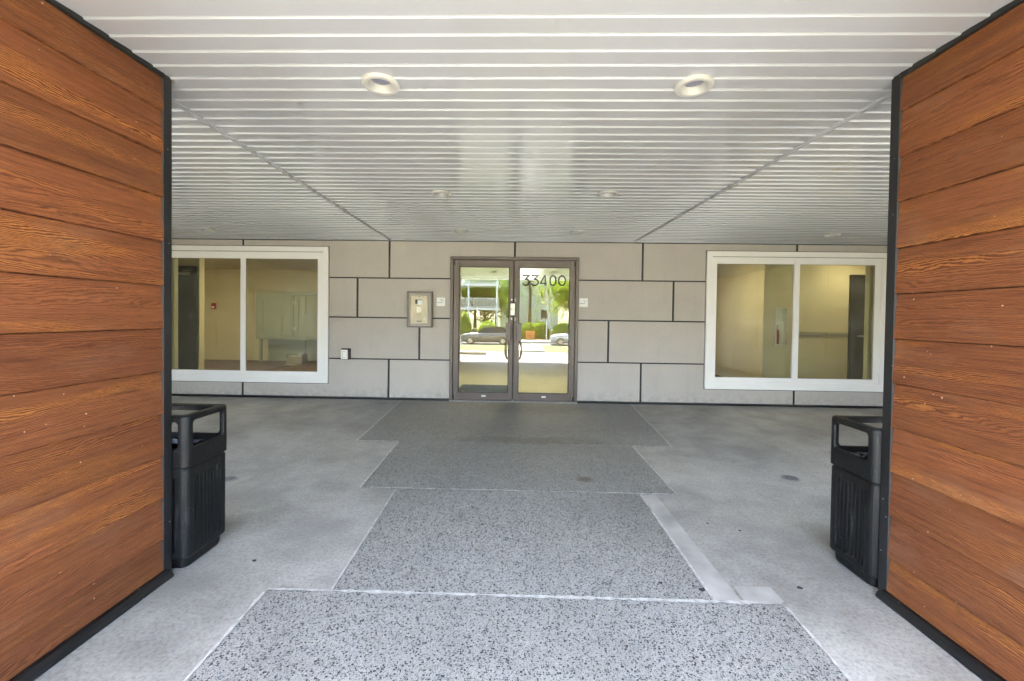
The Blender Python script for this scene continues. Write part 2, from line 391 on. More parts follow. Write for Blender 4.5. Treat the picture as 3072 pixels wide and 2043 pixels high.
# porch paving: concrete slab with exposed-aggregate path slabs set into it
SLABS = [  # (y_near, y_far, xl_near, xr_near, xl_far, xr_far)
    (-2.046, -0.012, -1.668, 1.535, -1.80, 1.655),
    (-3.165, -2.046, -1.185, 1.155, -1.235, 1.135),
    (-4.306, -3.165, -0.868, 0.902, -0.911, 0.886),
    (-6.95, -4.306, -1.10, 1.15, -1.172, 1.208)]
pv = box('porch_pavement', -14, 14, -7.3, 6.9, -.9, -.004, M['concrete']); tag(pv, 'light grey broomed concrete porch floor', None, None, 'structure')
for (ya, yb, a0, a1, b0, b1) in SLABS:
    prism('aggregate_slab', [(a0, ya+.004), (a1, ya+.004), (b1, yb-.004), (b0, yb-.004)], 'z', -.03, .0, M['aggregate'], pv)
def strip(name, pts, z, mat, jit=0, wdt=.012):
    """thin raised line along a polyline on the floor"""
    P = []
    for (x0, y0), (x1, y1) in zip(pts, pts[1:]):
        n = max(2, int(math.hypot(x1-x0, y1-y0)/.03))
        for i in range(n): P.append((x0+(x1-x0)*i/n, y0+(y1-y0)*i/n))
    P.append(pts[-1]); vs = []; fs = []
    for i, p in enumerate(P):
        q = P[min(i+1, len(P)-1)]; o = P[max(i-1, 0)]; d = Vector((q[0]-o[0], q[1]-o[1], 0)).normalized(); nn = Vector((-d.y, d.x, 0))
        w_ = wdt*(1+jit*(rnd.random()*2-1)); c = Vector((p[0], p[1], z))
        vs += [c+nn*w_*.5, c-nn*w_*.5]
        if i: fs.append((2*i-2, 2*i-1, 2*i+1, 2*i))
    return mesh(name, vs, fs, mat, pv)
strip('mortar_joint', [(-1.17, -4.306), (1.205, -4.306)], .004, M['mortar'], .7, .016)
strip('mortar_joint', [(-1.19, -3.165), (1.15, -3.165)], .004, M['mortar'], .7, .011)
strip('mortar_joint', [(-1.66, -2.046), (-1.24, -2.046)], .004, M['mortar'], .5, .014)
strip('mortar_joint', [(1.14, -2.046), (1.53, -2.046)], .004, M['mortar'], .5, .014)
for (ya, yb, a0, a1, b0, b1) in SLABS:
    strip('mortar_joint', [(a0-.006, ya), (b0-.006, yb-.02)], .003, M['mortar'], .6, .012)
    strip('mortar_joint', [(a1+.006, ya), (b1+.006, yb-.02)], .003, M['mortar'], .6, .012)
def trowel(pts): return mesh('trowelled_border', [(x, y, .0015) for x, y in pts], [tuple(range(len(pts)))], M['trowel'], pv)
trowel([(.915, -4.295), (1.03, -4.295), (1.005, -3.18), (.90, -3.18)])
trowel([(1.045, -4.295), (1.225, -4.295), (1.225, -4.19), (1.045, -4.19)])

# things on the paving
for i, (x, y, r, lab) in enumerate([(-2.268, -3.068, .062, 'round grey cleanout cover in the floor behind the left bin'), (2.226, -2.80, .068, 'round grey cleanout cover in the floor right of the path')]):
    t_ = thing('cleanout_cover', (x, y, 0), lab, 'floor cover', 'round covers in the porch floor')
    lathe('rim', [(r, .0005), (r*.98, .004), (r*.86, .004), (r*.84, .0025)], (x, y, 0), M['greybox'], t_)
    cyl('lid', (x, y, -.002), (x, y, .003), r*.83, simple('grey_cover', srgb(112, 112, 112), .7), t_, n=32)
    cyl('screw', (x+r*.45, y, .003), (x+r*.45, y, .0045), .006, M['black'], t_, n=8); cyl('screw', (x-r*.45, y, .003), (x-r*.45, y, .0045), .006, M['black'], t_, n=8)
gum_m = simple('old_chewing_gum', srgb(52, 52, 54), .8, 0, .2, 60, .4)
GUM = [(.883, -4.222, .013, 'round dark gum spot at the right rim of the pebbled slab before the seam'), (1.368, -4.189, .011, 'dark gum spot on the concrete right of the path, nearest the right wall'),
       (-1.381, -4.091, .010, 'dark gum spot on the concrete in front of the left bin'), (.70, -4.18, .008, 'small dark gum spot inside the pebbled slab near its right edge'),
       (1.36, -3.66, .008, 'small dark gum spot midway between path and right bin'), (1.20, -3.58, .007, 'tiny dark gum spot closest to the pale trowelled border')]
for x, y, r, lab in GUM:
    n = 14; rr = [r*(1+.25*(rnd.random()-.5)) for _ in range(n)]
    vs = [(x+rr[i]*math.cos(2*math.pi*i/n)*1.15, y+rr[i]*math.sin(2*math.pi*i/n), .0012) for i in range(n)]+[(x+rr[i]*.6*math.cos(2*math.pi*i/n)*1.15, y+rr[i]*.6*math.sin(2*math.pi*i/n), .003) for i in range(n)]
    fs = [(i, (i+1) % n, n+(i+1) % n, n+i) for i in range(n)]+[tuple(range(n, 2*n))]
    tag(mesh('gum_spot', vs, fs, gum_m), lab, 'gum spot', 'gum spots on the porch floor')

# ================================================================== ENTRANCE WALL
ew = thing('entrance_wall', (0, 0, 0), 'taupe panel clad wall with dark joints around the glass doors', 'wall')
WL = (-5.64, -2.955, .235, 2.325); WR = (2.765, 5.447, .248, 2.313); DO = (-1.082, .857, -.01, 2.197)
XL, XR = -5.70, 5.475
# backing wall with openings (its face shows as the dark joints)
def wall_grid(name, x0, x1, z0, z1, holes, y0, y1, mat, parent):
    xs = sorted({x0, x1}|{h[0] for h in holes if x0 < h[0] < x1}|{h[1] for h in holes if x0 < h[1] < x1})
    zs = sorted({z0, z1}|{h[2] for h in holes if z0 < h[2] < z1}|{h[3] for h in holes if z0 < h[3] < z1})
    bm = bmesh.new(); vd = {}
    def V(x, y, z):
        k = (round(x, 5), round(y, 5), round(z, 5))
        if k not in vd: vd[k] = bm.verts.new(k)
        return vd[k]
    inside = lambda cx, cz: x0 < cx < x1 and z0 < cz < z1 and not any(h[0] < cx < h[1] and h[2] < cz < h[3] for h in holes)
    any_ = False
    for i in range(len(xs)-1):
        for j in range(len(zs)-1):
            a, b, c, d = xs[i], xs[i+1], zs[j], zs[j+1]
            if not inside((a+b)/2, (c+d)/2): continue
            any_ = True
            bm.faces.new((V(a, y0, c), V(b, y0, c), V(b, y0, d), V(a, y0, d)))
            bm.faces.new((V(a, y1, d), V(b, y1, d), V(b, y1, c), V(a, y1, c)))
            for (p, q, test) in (((a, c), (b, c), (0, -1)), ((a, d), (b, d), (0, 1)), ((a, c), (a, d), (-1, 0)), ((b, c), (b, d), (1, 0))):
                mx_, mz_ = (p[0]+q[0])/2+test[0]*1e-3, (p[1]+q[1])/2+test[1]*1e-3
                if not inside(mx_, mz_):
                    bm.faces.new((V(p[0], y0, p[1]), V(q[0], y0, q[1]), V(q[0], y1, q[1]), V(p[0], y1, p[1])))
    if not any_: bm.free(); return None
    return bmobj(name, bm, mat, parent)
OPEN = [(WL[0]+.05, WL[1]-.05, WL[2]+.05, WL[3]-.05), (WR[0]+.05, WR[1]-.05, WR[2]+.05, WR[3]-.05), (DO[0]+.004, DO[1]-.004, -.2, DO[3]-.004)]
wall_grid('backing', XL-.15, XR+.15, -.02, H+.1, OPEN, .0145, .15, M['joint'], ew)
GV, GH = .016, .0105      # half joint widths
rows = [(.022, .618, [-4.29, -2.02, 1.816, 4.098]), (.618, 1.254, [-1.552, 1.319]), (1.254, 1.859, [-2.51, 2.281]), (1.859, 2.43, [-4.29, -2.022, -.11, 1.814, 4.096])]
PH = [(WL[0]-.012, WL[1]+.012, WL[2]-.012, WL[3]+.012), (WR[0]-.012, WR[1]+.012, WR[2]-.012, WR[3]+.012), (DO[0]-.006, DO[1]+.006, -1, DO[3]+.006)]
for z0, z1, js in rows:
    xs = [XL+.01-GV]+js+[XR-.015+GV]
    for a, b in zip(xs, xs[1:]):
        # a cell that the door or a window splits in two becomes two panels
        cuts = [(a+GV, b-GV)]
        for h in PH:
            nc = []
            for (p, q) in cuts:
                if h[2] <= z0+GH and h[3] >= z1-GH and h[0] > p and h[1] < q: nc += [(p, h[0]), (h[1], q)]
                else: nc.append((p, q))
            cuts = nc
        for p, q in cuts:
            wall_grid('cladding_panel', p, q, z0+GH, z1-GH, PH, 0, .0125, M['panel'], ew)
box('base_strip', XL, DO[0]-.004, -.012, .02, 0, .018, M['blacktrim'], ew); box('base_strip', DO[1]+.004, XR, -.012, .02, 0, .018, M['blacktrim'], ew)
box('head_trim', XL, XR, -.010, .01, H-.012, H+.02, M['blacktrim'], ew)
box('corner_trim', XR-.008, XR+.02, -.02, .01, .0, H-.013, M['vinyl'], ew); box('corner_trim', XL-.02, XL+.008, -.02, .01, .0, H-.013, M['vinyl'], ew)

# side walls of the porch, clad alike
def side_wall(x, sgn, label):
    s = thing('side_wall', (x, -2.7, 0), label, 'wall', 'porch side walls')
    box('backing', x, x+sgn*.2, -5.42, .02, 0, H+.1, M['joint'], s)
    for k, (z0, z1) in enumerate([(.022, .618), (.618, 1.254), (1.254, 1.859), (1.859, 2.43)]):
        js = [-5.4, -3.35, -1.25, -.03] if k % 2 else [-5.4, -4.4, -2.3, -.03]
        for a, b in zip(js, js[1:]):
            box('cladding_panel', x-sgn*.0135, x-sgn*.001, a+GV, b-GV, z0+GH, z1-GH, M['panel'], s)
    for zz in (.618, 1.254, 1.859): box('reveal_trim', min(x-sgn*.0145, x-sgn*.0005), max(x-sgn*.0145, x-sgn*.0005), -5.4, -.03, zz-.008, zz+.008, M['alu'], s)
    # white lap-sided pier at the outer corner
    p = thing('corner_pier', (x, -6, 0), label.replace('taupe panel clad side wall', 'white lap sided corner pier'), 'pier', 'porch corner piers')
    xi, xo = x-sgn*.42, x+sgn*.2
    box('core', xi+sgn*.012, xo, -6.45, -5.44, 0, H+.05, M['paintwhite'], p)
    for k in range(16):
        z = k*.153
        prism('lap_board', [(-5.44, z), (-5.424, z), (-5.432, z+.152), (-5.44, z+.152)], 'x', min(xi, xo), max(xi, xo), M['paintwhite'], p)
        prism('lap_board', [(xi, z), (xi+sgn*.012, z), (xi+sgn*.012, z+.152), (xi+sgn*.008, z+.152)], 'y', -6.45, -5.445, M['paintwhite'], p)
side_wall(XL, -1, 'taupe panel clad side wall closing the porch on the left')
side_wall(XR+.02, 1, 'taupe panel clad side wall closing the porch on the right')

# ================================================================== SOFFIT
sf = thing('porch_soffit', (0, -3, H), 'glossy white plank soffit over the porch with two seams', 'ceiling')
def seamL(y): return -2.002+(y+.122)*(.112/-3.913)*-1*-1 if False else -2.002+(-.122-y)*(.112/3.913)
def seamR(y): return 1.672+(-.164-y)*(.165/3.939)
def plank(y, xa, xb, name='soffit_plank'):
    """one soffit board: sloped near edge, flat face, square far edge; ends follow the seams"""
    pr = [(y+.0030, .004), (y+.0042, -.0050), (y+.0062, -.0072), (y+.0095, -.0078), (y+.0990, -.0004), (y+.0990, .016), (y+.0030, .016)]
    vs = [(xa(yy), yy, H+z) for yy, z in pr]+[(xb(yy), yy, H+z) for yy, z in pr]
    n = len(pr); fs = [(i, (i+1) % n, n+(i+1) % n, n+i) for i in range(n)]+[tuple(range(n))[::-1], tuple(range(n, 2*n))]
    bm = bmesh.new(); V = [bm.verts.new(v) for v in vs]
    for f in fs: bm.faces.new([V[i] for i in f])
    return bm
Y0 = -4.592-.0015
k = -21
ys = [Y0+.0998*i for i in range(-4, 46)]
for y in ys:
    if y+.1 > .0: continue
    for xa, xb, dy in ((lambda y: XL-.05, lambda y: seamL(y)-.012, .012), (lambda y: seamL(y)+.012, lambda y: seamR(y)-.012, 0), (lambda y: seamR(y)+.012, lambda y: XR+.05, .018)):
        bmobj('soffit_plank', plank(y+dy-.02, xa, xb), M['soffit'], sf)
bm = bmesh.new()
for i in range(-19, -4):
    y = Y0+.0998*i
    for xa, xb, dy in ((XL-.05, -2.02, .012), (-1.80, 1.80, 0), (1.9, XR+.05, .018)):
        b2 = plank(y+dy-.02, lambda y, a=xa: a, lambda y, a=xb: a); me = bpy.data.meshes.new('t'); b2.to_mesh(me); b2.free(); bm.from_mesh(me); bpy.data.meshes.remove(me)
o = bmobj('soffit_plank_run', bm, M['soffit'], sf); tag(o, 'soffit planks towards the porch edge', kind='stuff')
box('soffit_deck', XL-.3, XR+.3, -6.52, .14, H+.017, H+.05, M['joint'], sf)
def seam_trim(fn):
    vs = []; w_ = .017
    for y in (-6.5, -.012):
        x = fn(y)
        vs += [(x-w_, y, H-.012), (x-.004, y, H-.014), (x-.003, y, H-.004), (x+.003, y, H-.004), (x+.004, y, H-.014), (x+w_, y, H-.012), (x+w_, y, H+.016), (x-w_, y, H+.016)]
    n = 8; return mesh('seam_trim', vs, [(i, (i+1) % n, n+(i+1) % n, n+i) for i in range(n)]+[tuple(range(n)), tuple(range(n, 2*n))[::-1]], M['soffit'], sf)
seam_trim(seamL); seam_trim(seamR)
box('end_channel', XL, XR, -.05, -.011, H-.013, H+.012, M['soffit'], sf)
# recessed downlights
LI = [(-.707, -4.165, 'round cream downlight, the nearer left one of the large front pair'), (.827, -4.150, 'round cream downlight, the nearer right one of the large front pair'),
      (-.757, -2.39, 'round downlight left of centre in the middle row of the soffit'), (.783, -2.41, 'round downlight right of centre in the middle row of the soffit'),
      (-.821, -.711, 'small round downlight in front of the left door leaf near the wall'), (.726, -.745, 'small round downlight in front of the right door leaf near the wall'),
      (-4.291, -.70, 'small round downlight in front of the left window'), (4.091, -.69, 'small round downlight in front of the right window')]
def bore(x, y, r):
    bm = bmesh.new(); add_cyl(bm, (x, y, H-.05), (x, y, H+.2), r, r, 40); bmesh.ops.recalc_face_normals(bm, faces=bm.faces)
    me = bpy.data.meshes.new('bore'); bm.to_mesh(me); bm.free(); c = bpy.data.objects.new('bore', me); COL.objects.link(c); return c
cut = {}
for x, y, lab in LI:
    for o in sf.children:
        bb = [Vector(q)+o.location+sf.location for q in o.bound_box]
        if min(q.x for q in bb) < x+.07 and max(q.x for q in bb) > x-.07 and min(q.y for q in bb) < y+.07 and max(q.y for q in bb) > y-.07 and o.name.startswith('soffit'):
            cut.setdefault(o, []).append((x, y))
bores = {(x, y): bore(x, y, .064) for x, y, _ in LI}
for o, L in cut.items():
    for p in L:
        m_ = o.modifiers.new('hole', 'BOOLEAN'); m_.object = bores[p]; m_.operation = 'DIFFERENCE'; m_.solver = 'EXACT'
bpy.context.view_layer.update(); dg = bpy.context.evaluated_depsgraph_get()
new = {o: bpy.data.meshes.new_from_object(o.evaluated_get(dg)) for o in cut}
for o, me in new.items(): o.modifiers.clear(); o.data = me
for c in bores.values(): bpy.data.objects.remove(c, do_unlink=True)
for x, y, lab in LI:
    d = thing('downlight', (x, y, H), lab, 'downlight', 'recessed downlights in the soffit')
    lathe('trim_ring', [(.089, .004), (.089, -.013), (.084, -.018), (.066, -.019), (.062, -.016)], (x, y, H), M['cream'], d, 48)
    lathe('reflector_cone', [(.0622, -.016), (.059, -.010), (.048, .016)], (x, y, H), M['cream'], d, 48)
    lathe('lens', [(.0485, .017), (.044, .0135), (.02, .0125), (.0001, .012)], (x, y, H), M['lens'], d, 40)

# ================================================================== WOOD-CLAD WALLS
ZJ = [.034, .19, .392, .597, .803, 1.01, 1.216, 1.424, 1.634, 1.848, 2.056, 2.262, 2.43]
def wood_wall(sgn, label):
    xf = sgn*1.742; yn, yf = -5.3, -4.2
    t_ = thing('wood_clad_wall', (xf, (yn+yf)/2, 0), label, 'wall', 'wood clad walls beside the path')
    box('core', xf+sgn*.014, xf+sgn*.36, yn, yf-.004, 0, H+.016, M['blacktrim'], t_)
    for i, (z0, z1) in enumerate(zip(ZJ, ZJ[1:])):
        a, b = xf+sgn*.0135, xf
        z0 += .0015
        top = z1+.004
        # bottom edge proud, eased; top tucked behind the next board
        prof = [(a, z0), (b-sgn*.0130, z0), (b-sgn*.0160, z0+.0025), (b-sgn*.0160, z0+.007), (b-sgn*.004, top-.006), (a, top-.006)]
        prism('siding_plank', prof, 'y', yn, yf-.048, M['wood'], t_)
        prism('siding_plank', [(xf+sgn*.02, z0), (xf+sgn*.34, z0), (xf+sgn*.34, z1-.002), (xf+sgn*.02, z1-.002)], 'y', yf-.0035, yf-.001, M['wood'], t_)
        prism('siding_plank', [(yn-.0005, z0), (yn-.016, z0), (yn-.009, z1-.003), (yn-.0005, z1-.003)], 'x', min(xf+sgn*.014, xf+sgn*.33), max(xf+sgn*.014, xf+sgn*.33), M['wood'], t_)
        prism('siding_plank', [(xf+sgn*.3605, z0), (xf+sgn*.376, z0), (xf+sgn*.369, z1-.003), (xf+sgn*.3605, z1-.003)], 'y', yn+.001, yf-.05, M['wood'], t_)
    box('corner_trim', xf+sgn*.3305, xf+sgn*.38, yn-.02, yn-.0002, .012, H-.001, M['blacktrim'], t_, .002)
    box('corner_trim', xf-sgn*.0165, xf+sgn*.0125, yf-.047, yf, .012, H-.001, M['blacktrim'], t_, .002)
    box('corner_trim', xf-sgn*.0115, xf+sgn*.0125, yn-.047, yn-.0005, .012, H-.001, M['blacktrim'], t_, .002)
    box('corner_trim', xf+sgn*.33, xf+sgn*.375, yf-.047, yf+.002, .012, H-.001, M['blacktrim'], t_, .002)
    box('edge_bead', xf-sgn*.0175, xf-sgn*.0060, yf-.0484, yf-.0472, .034, H-.031, M['bead'], t_)
    # stepped black closure under the soffit
    box('top_trim', xf-sgn*.022, xf+sgn*.01, yn, yf-.0475, H-.024, H-.0005, M['blacktrim'], t_, .002)
    # rounded base flashing that runs on a little past the corner
    pr = [(xf+sgn*.01, 0), (xf-sgn*.052, 0), (xf-sgn*.052, .010), (xf-sgn*.044, .022), (xf-sgn*.03, .032), (xf-sgn*.012, .0335), (xf+sgn*.01, .0335)]
    prism('base_flashing', pr, 'y', yn, yf-.03, M['blacktrim'], t_)
wood_wall(-1, 'brown wood grain plank wall on the left of the path')
wood_wall(1, 'brown wood grain plank wall on the right of the path')

# ================================================================== WINDOWS
def window(o, mul, gl, gr, zb, zt, label, blinds_left):
    x0, x1, z0, z1 = o
    t_ = thing('sliding_window', ((x0+x1)/2, 0, z0), label, 'window', 'white sliding windows')
    # casing: four mitred-looking flat boards, then a recessed frame, then two sashes
    cw = .075
    boxes('casing', [(x0, x1, -.020, .03, z1-cw, z1), (x0, x1, -.020, .03, z0, z0+cw), (x0, x0+cw, -.0195, .03, z0+cw, z1-cw), (x1-cw, x1, -.0195, .03, z0+cw, z1-cw)], M['vinyl'], t_, .002)
    fx0, fx1, fz0, fz1 = x0+cw, x1-cw, z0+cw, z1-cw
    iw = .04
    boxes('frame', [(fx0, fx1, -.012, .06, fz1-iw, fz1), (fx0, fx1, -.013, .06, fz0, fz0+iw), (fx0, fx0+iw, -.0125, .06, fz0+iw, fz1-iw), (fx1-iw, fx1, -.0125, .06, fz0+iw, fz1-iw)], M['vinyl'], t_, .002)
    box('head_track', fx0+.01, fx1-.01, -.0165, -.0125, fz1-.012, fz1-.002, M['vinylgrey'], t_)
    for (a, b, yy) in ((gl[0], gl[1], .006), (gr[0], gr[1], -.004)):
        l = fx0+iw+.001 if a == gl[0] else mul[0]+.001; r = mul[1]-.001 if a == gl[0] else fx1-iw-.001
        if a == gl[0]: r = mul[0]+(mul[1]-mul[0])*.55
        else: l = mul[0]+(mul[1]-mul[0])*.10
        s = boxes('sash', [(l, r, yy, yy+.03, zt, fz1-iw+.002), (l, r, yy+.0005, yy+.03, fz0+iw-.002, zb), (l, a, yy+.001, yy+.03, zb, zt), (b, r, yy+.001, yy+.03, zb, zt)], M['vinyl'], t_, .0015)
        box('glass', a-.004, b+.004, yy+.013, yy+.019, zb-.004, zt+.004, M['glass'], s)
        boxes('gasket', [(a, b, yy+.006, yy+.012, zt-.005, zt+.001), (a, b, yy+.006, yy+.012, zb-.001, zb+.005), (a-.001, a+.005, yy+.006, yy+.012, zb, zt), (b-.005, b+.001, yy+.006, yy+.012, zb, zt)], M['vinylgrey'], s)
    bx = gl[0]-.135 if blinds_left else gr[1]+.14; sg = 1 if blinds_left else -1
    vb = thing('vertical_blind', (bx, .16, zb), 'stack of cream vertical blind slats inside the '+('left' if blinds_left else 'right')+' window', 'blind', 'stacked vertical blinds')
    for k in range(4): box('slat', bx+sg*(.012+.024*k), bx+sg*(.0145+.024*k), .155, .235, zb-.03, zt+.02, M['blind'], vb)
    box('head_rail', bx-sg*.005, bx+sg*.16, .175, .215, zt+.021, zt+.05, M['white'], vb)
window(WL, (-4.335, -4.245), (-5.46, -4.335), (-4.245, -3.125), .406, 2.137, 'white framed sliding window left of the glass doors', True)
window(WR, (4.06, 4.145), (2.925, 4.06), (4.145, 5.243), .425, 2.13, 'white framed sliding window right of the glass doors', False)

# ================================================================== ENTRANCE DOORS
df = thing('door_frame', (-.113, 0, 0), 'bronze metal frame around the pair of glass doors', 'door frame')
boxes('jamb', [(DO[0], DO[0]+.045, -.028, .10, 0, DO[3]-.045)], M['bronze'], df, .002)
boxes('jamb', [(DO[1]-.045, DO[1], -.028, .10, 0, DO[3]-.045)], M['bronze'], df, .002)
box('head', DO[0], DO[1], -.0285, .10, DO[3]-.045, DO[3], M['bronze'], df, .002)
boxes('door_stop', [(DO[0]+.045, DO[0]+.062, .045, .10, .02, DO[3]-.06), (DO[1]-.062, DO[1]-.045, .045, .10, .02, DO[3]-.06), (DO[0]+.045, DO[1]-.045, .046, .10, DO[3]-.062, DO[3]-.045)], M['bronzedark'], df)
prism('threshold', [(-.055, 0), (-.055, .004), (-.03, .012), (.10, .012), (.10, 0)], 'x', DO[0], DO[1], M['alu'], df)
def leaf(x0, x1, g0, g1, hinge_left, label):
    z0, z1, gz0, gz1 = .020, 2.147, .128, 2.047
    yA, yB = -.004, .04
    t_ = thing('glass_door', ((x0 if hinge_left else x1), 0, z0), label, 'door', 'pair of glass entrance doors')
    box('stile', x0, g0, yA, yB, z0, z1, M['bronze'], t_, .003); box('stile', g1, x1, yA, yB, z0, z1, M['bronze'], t_, .003)
    box('top_rail', g0, g1, yA+.001, yB-.001, gz1, z1, M['bronze'], t_, .002); box('bottom_rail', g0, g1, yA+.001, yB-.001, z0, gz0, M['bronze'], t_, .002)
    boxes('glazing_bead', [(g0, g0+.01, yA+.006, yB-.006, gz0, gz1), (g1-.01, g1, yA+.006, yB-.006, gz0, gz1), (g0+.01, g1-.01, yA+.0065, yB-.006, gz1-.01, gz1), (g0+.01, g1-.01, yA+.0065, yB-.006, gz0, gz0+.01)], M['bronzedark'], t_)
    box('glass', g0+.004, g1-.004, .013, .019, gz0+.004, gz1-.004, M['doorglass'], t_)
    xc = (g0+g1)/2
    box('sticker', xc-.022, xc+.042, yA-.0012, yA+.0005, .068, .094, M['white'], t_)
    boxes('sticker_print', [(xc-.014, xc+.034, yA-.0018, yA-.0013, .078, .081), (xc-.014, xc+.028, yA-.0018, yA-.0013, .084, .0865)], M['inkgrey'], t_)
    hx = x0+.012 if hinge_left else x1-.012
    for zz in (z0+.03, z1-.055): box('pivot', hx-.012, hx+.012, yA-.016, yA-.0005, zz-.03, zz+.04, M['bronzedark'], t_, .003)
    # pull: flat guard plate, then a bowed bar below it
    s = 1 if hinge_left else -1
    e = g1 if hinge_left else g0           # stile edge next to the glass
    px = e-s*.018
    box('guard_plate', min(px-s*.028, px+s*.062), max(px-s*.028, px+s*.062), yA-.014, yA-.0005, .925, 1.20, M['bronze'], t_, .003)
    box('guard_slot', min(px+s*.045, px+s*.052), max(px+s*.045, px+s*.052), yA-.0155, yA-.0138, .93, 1.16, M['black'], t_)
    bm = bmesh.new(); pts = []
    for k in range(17):
        a = math.pi*k/16; pts.append((px+s*.012-s*.040*math.sin(a), yA-.006-.045*math.sin(a), .785+.135*math.cos(a)))
    tube(bm, pts, [.010+.006*math.sin(math.pi*k/16) for k in range(17)], 10); bmobj('pull_handle', bm, M['pull'], t_, True)
    box('sill_light_stop', x0+.01, x1-.01, .012, .028, .0125, z0+.0005, M['black'], t_)  # added black strip, keeps lobby light from showing under the leaf
    return t_
dl = leaf(-1.034, -.128, -.952, -.188, True, 'left bronze framed glass door leaf with a floor mat behind')
dr = leaf(-.112, .809, -.040, .728, False, 'right bronze framed glass door leaf numbered 33400')
box('gap_light_stop', -.140, -.100, .0405, .052, .022, 2.145, M['bronzedark'], dl)  # added dark strip that blocks lobby light between the two leaves
# lock on the meeting stile of the left leaf
lp = box('lock_case', -.168, -.098, -.022, -.0045, 1.315, 1.495, M['steel'], dl, .004)
boxes('lock_surround', [(-.174, -.168, -.0215, -.0045, 1.309, 1.501), (-.098, -.0925, -.0215, -.0045, 1.309, 1.501), (-.174, -.0925, -.021, -.0045, 1.501, 1.507), (-.174, -.0925, -.021, -.0045, 1.303, 1.309)], M['bronzedark'], lp)
cyl('lock_cylinder', (-.145, -.023, 1.405), (-.145, -.034, 1.405), .016, M['brass'], dl, n=20)
for zz in (1.55, 1.262):
    cyl('bolt', (-.147, -.0045, zz), (-.147, -.014, zz), .011, M['steel'], dl, n=14)
    box('strike_tab', -.108, -.078, -.016, -.0045, zz-.03, zz+.025, M['greybox'], dr, .003)
# house number 33400: flat strokes on the glass
def ribbon(bm, pts, w_, y, th):
    P = [Vector((p[0], 0, p[1])) for p in pts]; L = []; Rr = []
    for i, p in enumerate(P):
        d0 = (P[i]-P[i-1]).normalized() if i else (P[1]-P[0]).normalized(); d1 = (P[i+1]-P[i]).normalized() if i < len(P)-1 else d0
        n0 = Vector((-d0.z, 0, d0.x)); n1 = Vector((-d1.z, 0, d1.x)); n = (n0+n1).normalized(); s = w_/2/max(.5, n.dot(n0))
        L.append(p+n*s); Rr.append(p-n*s)
    F = [[bm.verts.new((v.x, yy, v.z)) for v in S] for S in (L, Rr) for yy in (y, y-th)]
    l0, l1, r0, r1 = F
    for i in range(len(P)-1):
        bm.faces.new((l1[i], l1[i+1], r1[i+1], r1[i])); bm.faces.new((l0[i], r0[i], r0[i+1], l0[i+1]))
        bm.faces.new((l0[i], l0[i+1], l1[i+1], l1[i])); bm.faces.new((r0[i], r1[i], r1[i+1], r0[i+1]))
    for i in (0, -1): bm.faces.new((l0[i], l1[i], r1[i], r0[i]))
def arc(cx, cz, rx, rz, a0, a1, n=22): return [(cx+rx*math.cos(R(a0+(a1-a0)*i/n)), cz+rz*math.sin(R(a0+(a1-a0)*i/n))) for i in range(n+1)]
def digit(ch, x0, wd, z0, hg):
    st = .021; bm = bmesh.new(); y = .0128; th = .002
    if ch == '3':
        r = hg*.285; cz = z0+r+st/2-.004; cx = x0+wd*.48
        ribbon(bm, [(x0+wd*.06, z0+hg-st/2), (x0+wd*.90, z0+hg-st/2), (x0+wd*.40, z0+hg*.60)]+arc(cx, cz, wd*.46, r, 78, -160), st, y, th)
    elif ch == '4':
        ribbon(bm, [(x0+wd*.97, z0+hg*.235), (x0+wd*.10, z0+hg*.235), (x0+wd*.66, z0+hg*.97)], st*.8, y, th)
        ribbon(bm, [(x0+wd*.72, z0+hg), (x0+wd*.72, z0)], st, y-.0004, th)
    else:
        rx = wd*.5-st/2; rz = rx*1.15; top = z0+hg-st/2-rz; bot = z0+st/2+rz
        p = arc(x0+wd/2, top, rx, rz, 0, 180)+arc(x0+wd/2, bot, rx, rz, 180, 360); p.append((p[0][0], p[0][1]+.0001)); ribbon(bm, p, st, y, th)
    return bmobj('house_number_digit', bm, M['ink'], dr)
for ch, x0, wd in (('3', .008, .112), ('3', .142, .115), ('4', .272, .115), ('0', .418, .108), ('0', .550, .116)): digit(ch, x0, wd, 1.768, .163)

# ================================================================== WALL FITTINGS
ic = thing('door_intercom', (-1.54, 0, 1.11), 'brass faced entry intercom in a grey box left of the doors', 'intercom')
boxes('box_rim', [(-1.731, -1.712, -.055, -.0005, 1.113, 1.657), (-1.368, -1.349, -.055, -.0005, 1.113, 1.657), (-1.712, -1.368, -.055, -.0005, 1.638, 1.657), (-1.712, -1.368, -.055, -.0005, 1.113, 1.132)], M['bronze'], ic, .002)
box('box_face', -1.7115, -1.3685, -.046, -.0005, 1.1325, 1.6375, M['greybox'], ic, .003)
ip = box('face_plate', -1.677, -1.411, -.054, -.0465, 1.169, 1.60, M['brass'], ic, .003)
cyl('camera_eye', (-1.545, -.0535, 1.576), (-1.545, -.059, 1.576), .0085, M['black'], ip, n=14); cyl('camera_eye', (-1.49, -.0535, 1.576), (-1.49, -.057, 1.576), .005, M['black'], ip, n=10)
box('directory_label', -1.607, -1.572, -.0555, -.0541, 1.47, 1.535, M['ink'], ip); box('display', -1.568, -1.492, -.0556, -.0541, 1.455, 1.535, M['white'], ip)
box('label_strip', -1.575, -1.485, -.0565, -.0557, 1.526, 1.535, M['inkgrey'], ip)
for i in range(3):
    for j in range(4): box('key', -1.582+i*.026, -1.564+i*.026, -.057, -.0541, 1.405-j*.021, 1.419-j*.021, M['steel'], ip, .002)
box('card_slot', -1.582, -1.503, -.0556, -.0541, 1.200, 1.215, M['ink'], ip)
cyl('call_button', (-1.462, -.0535, 1.246), (-1.462, -.060, 1.246), .014, M['white'], ip, n=18)
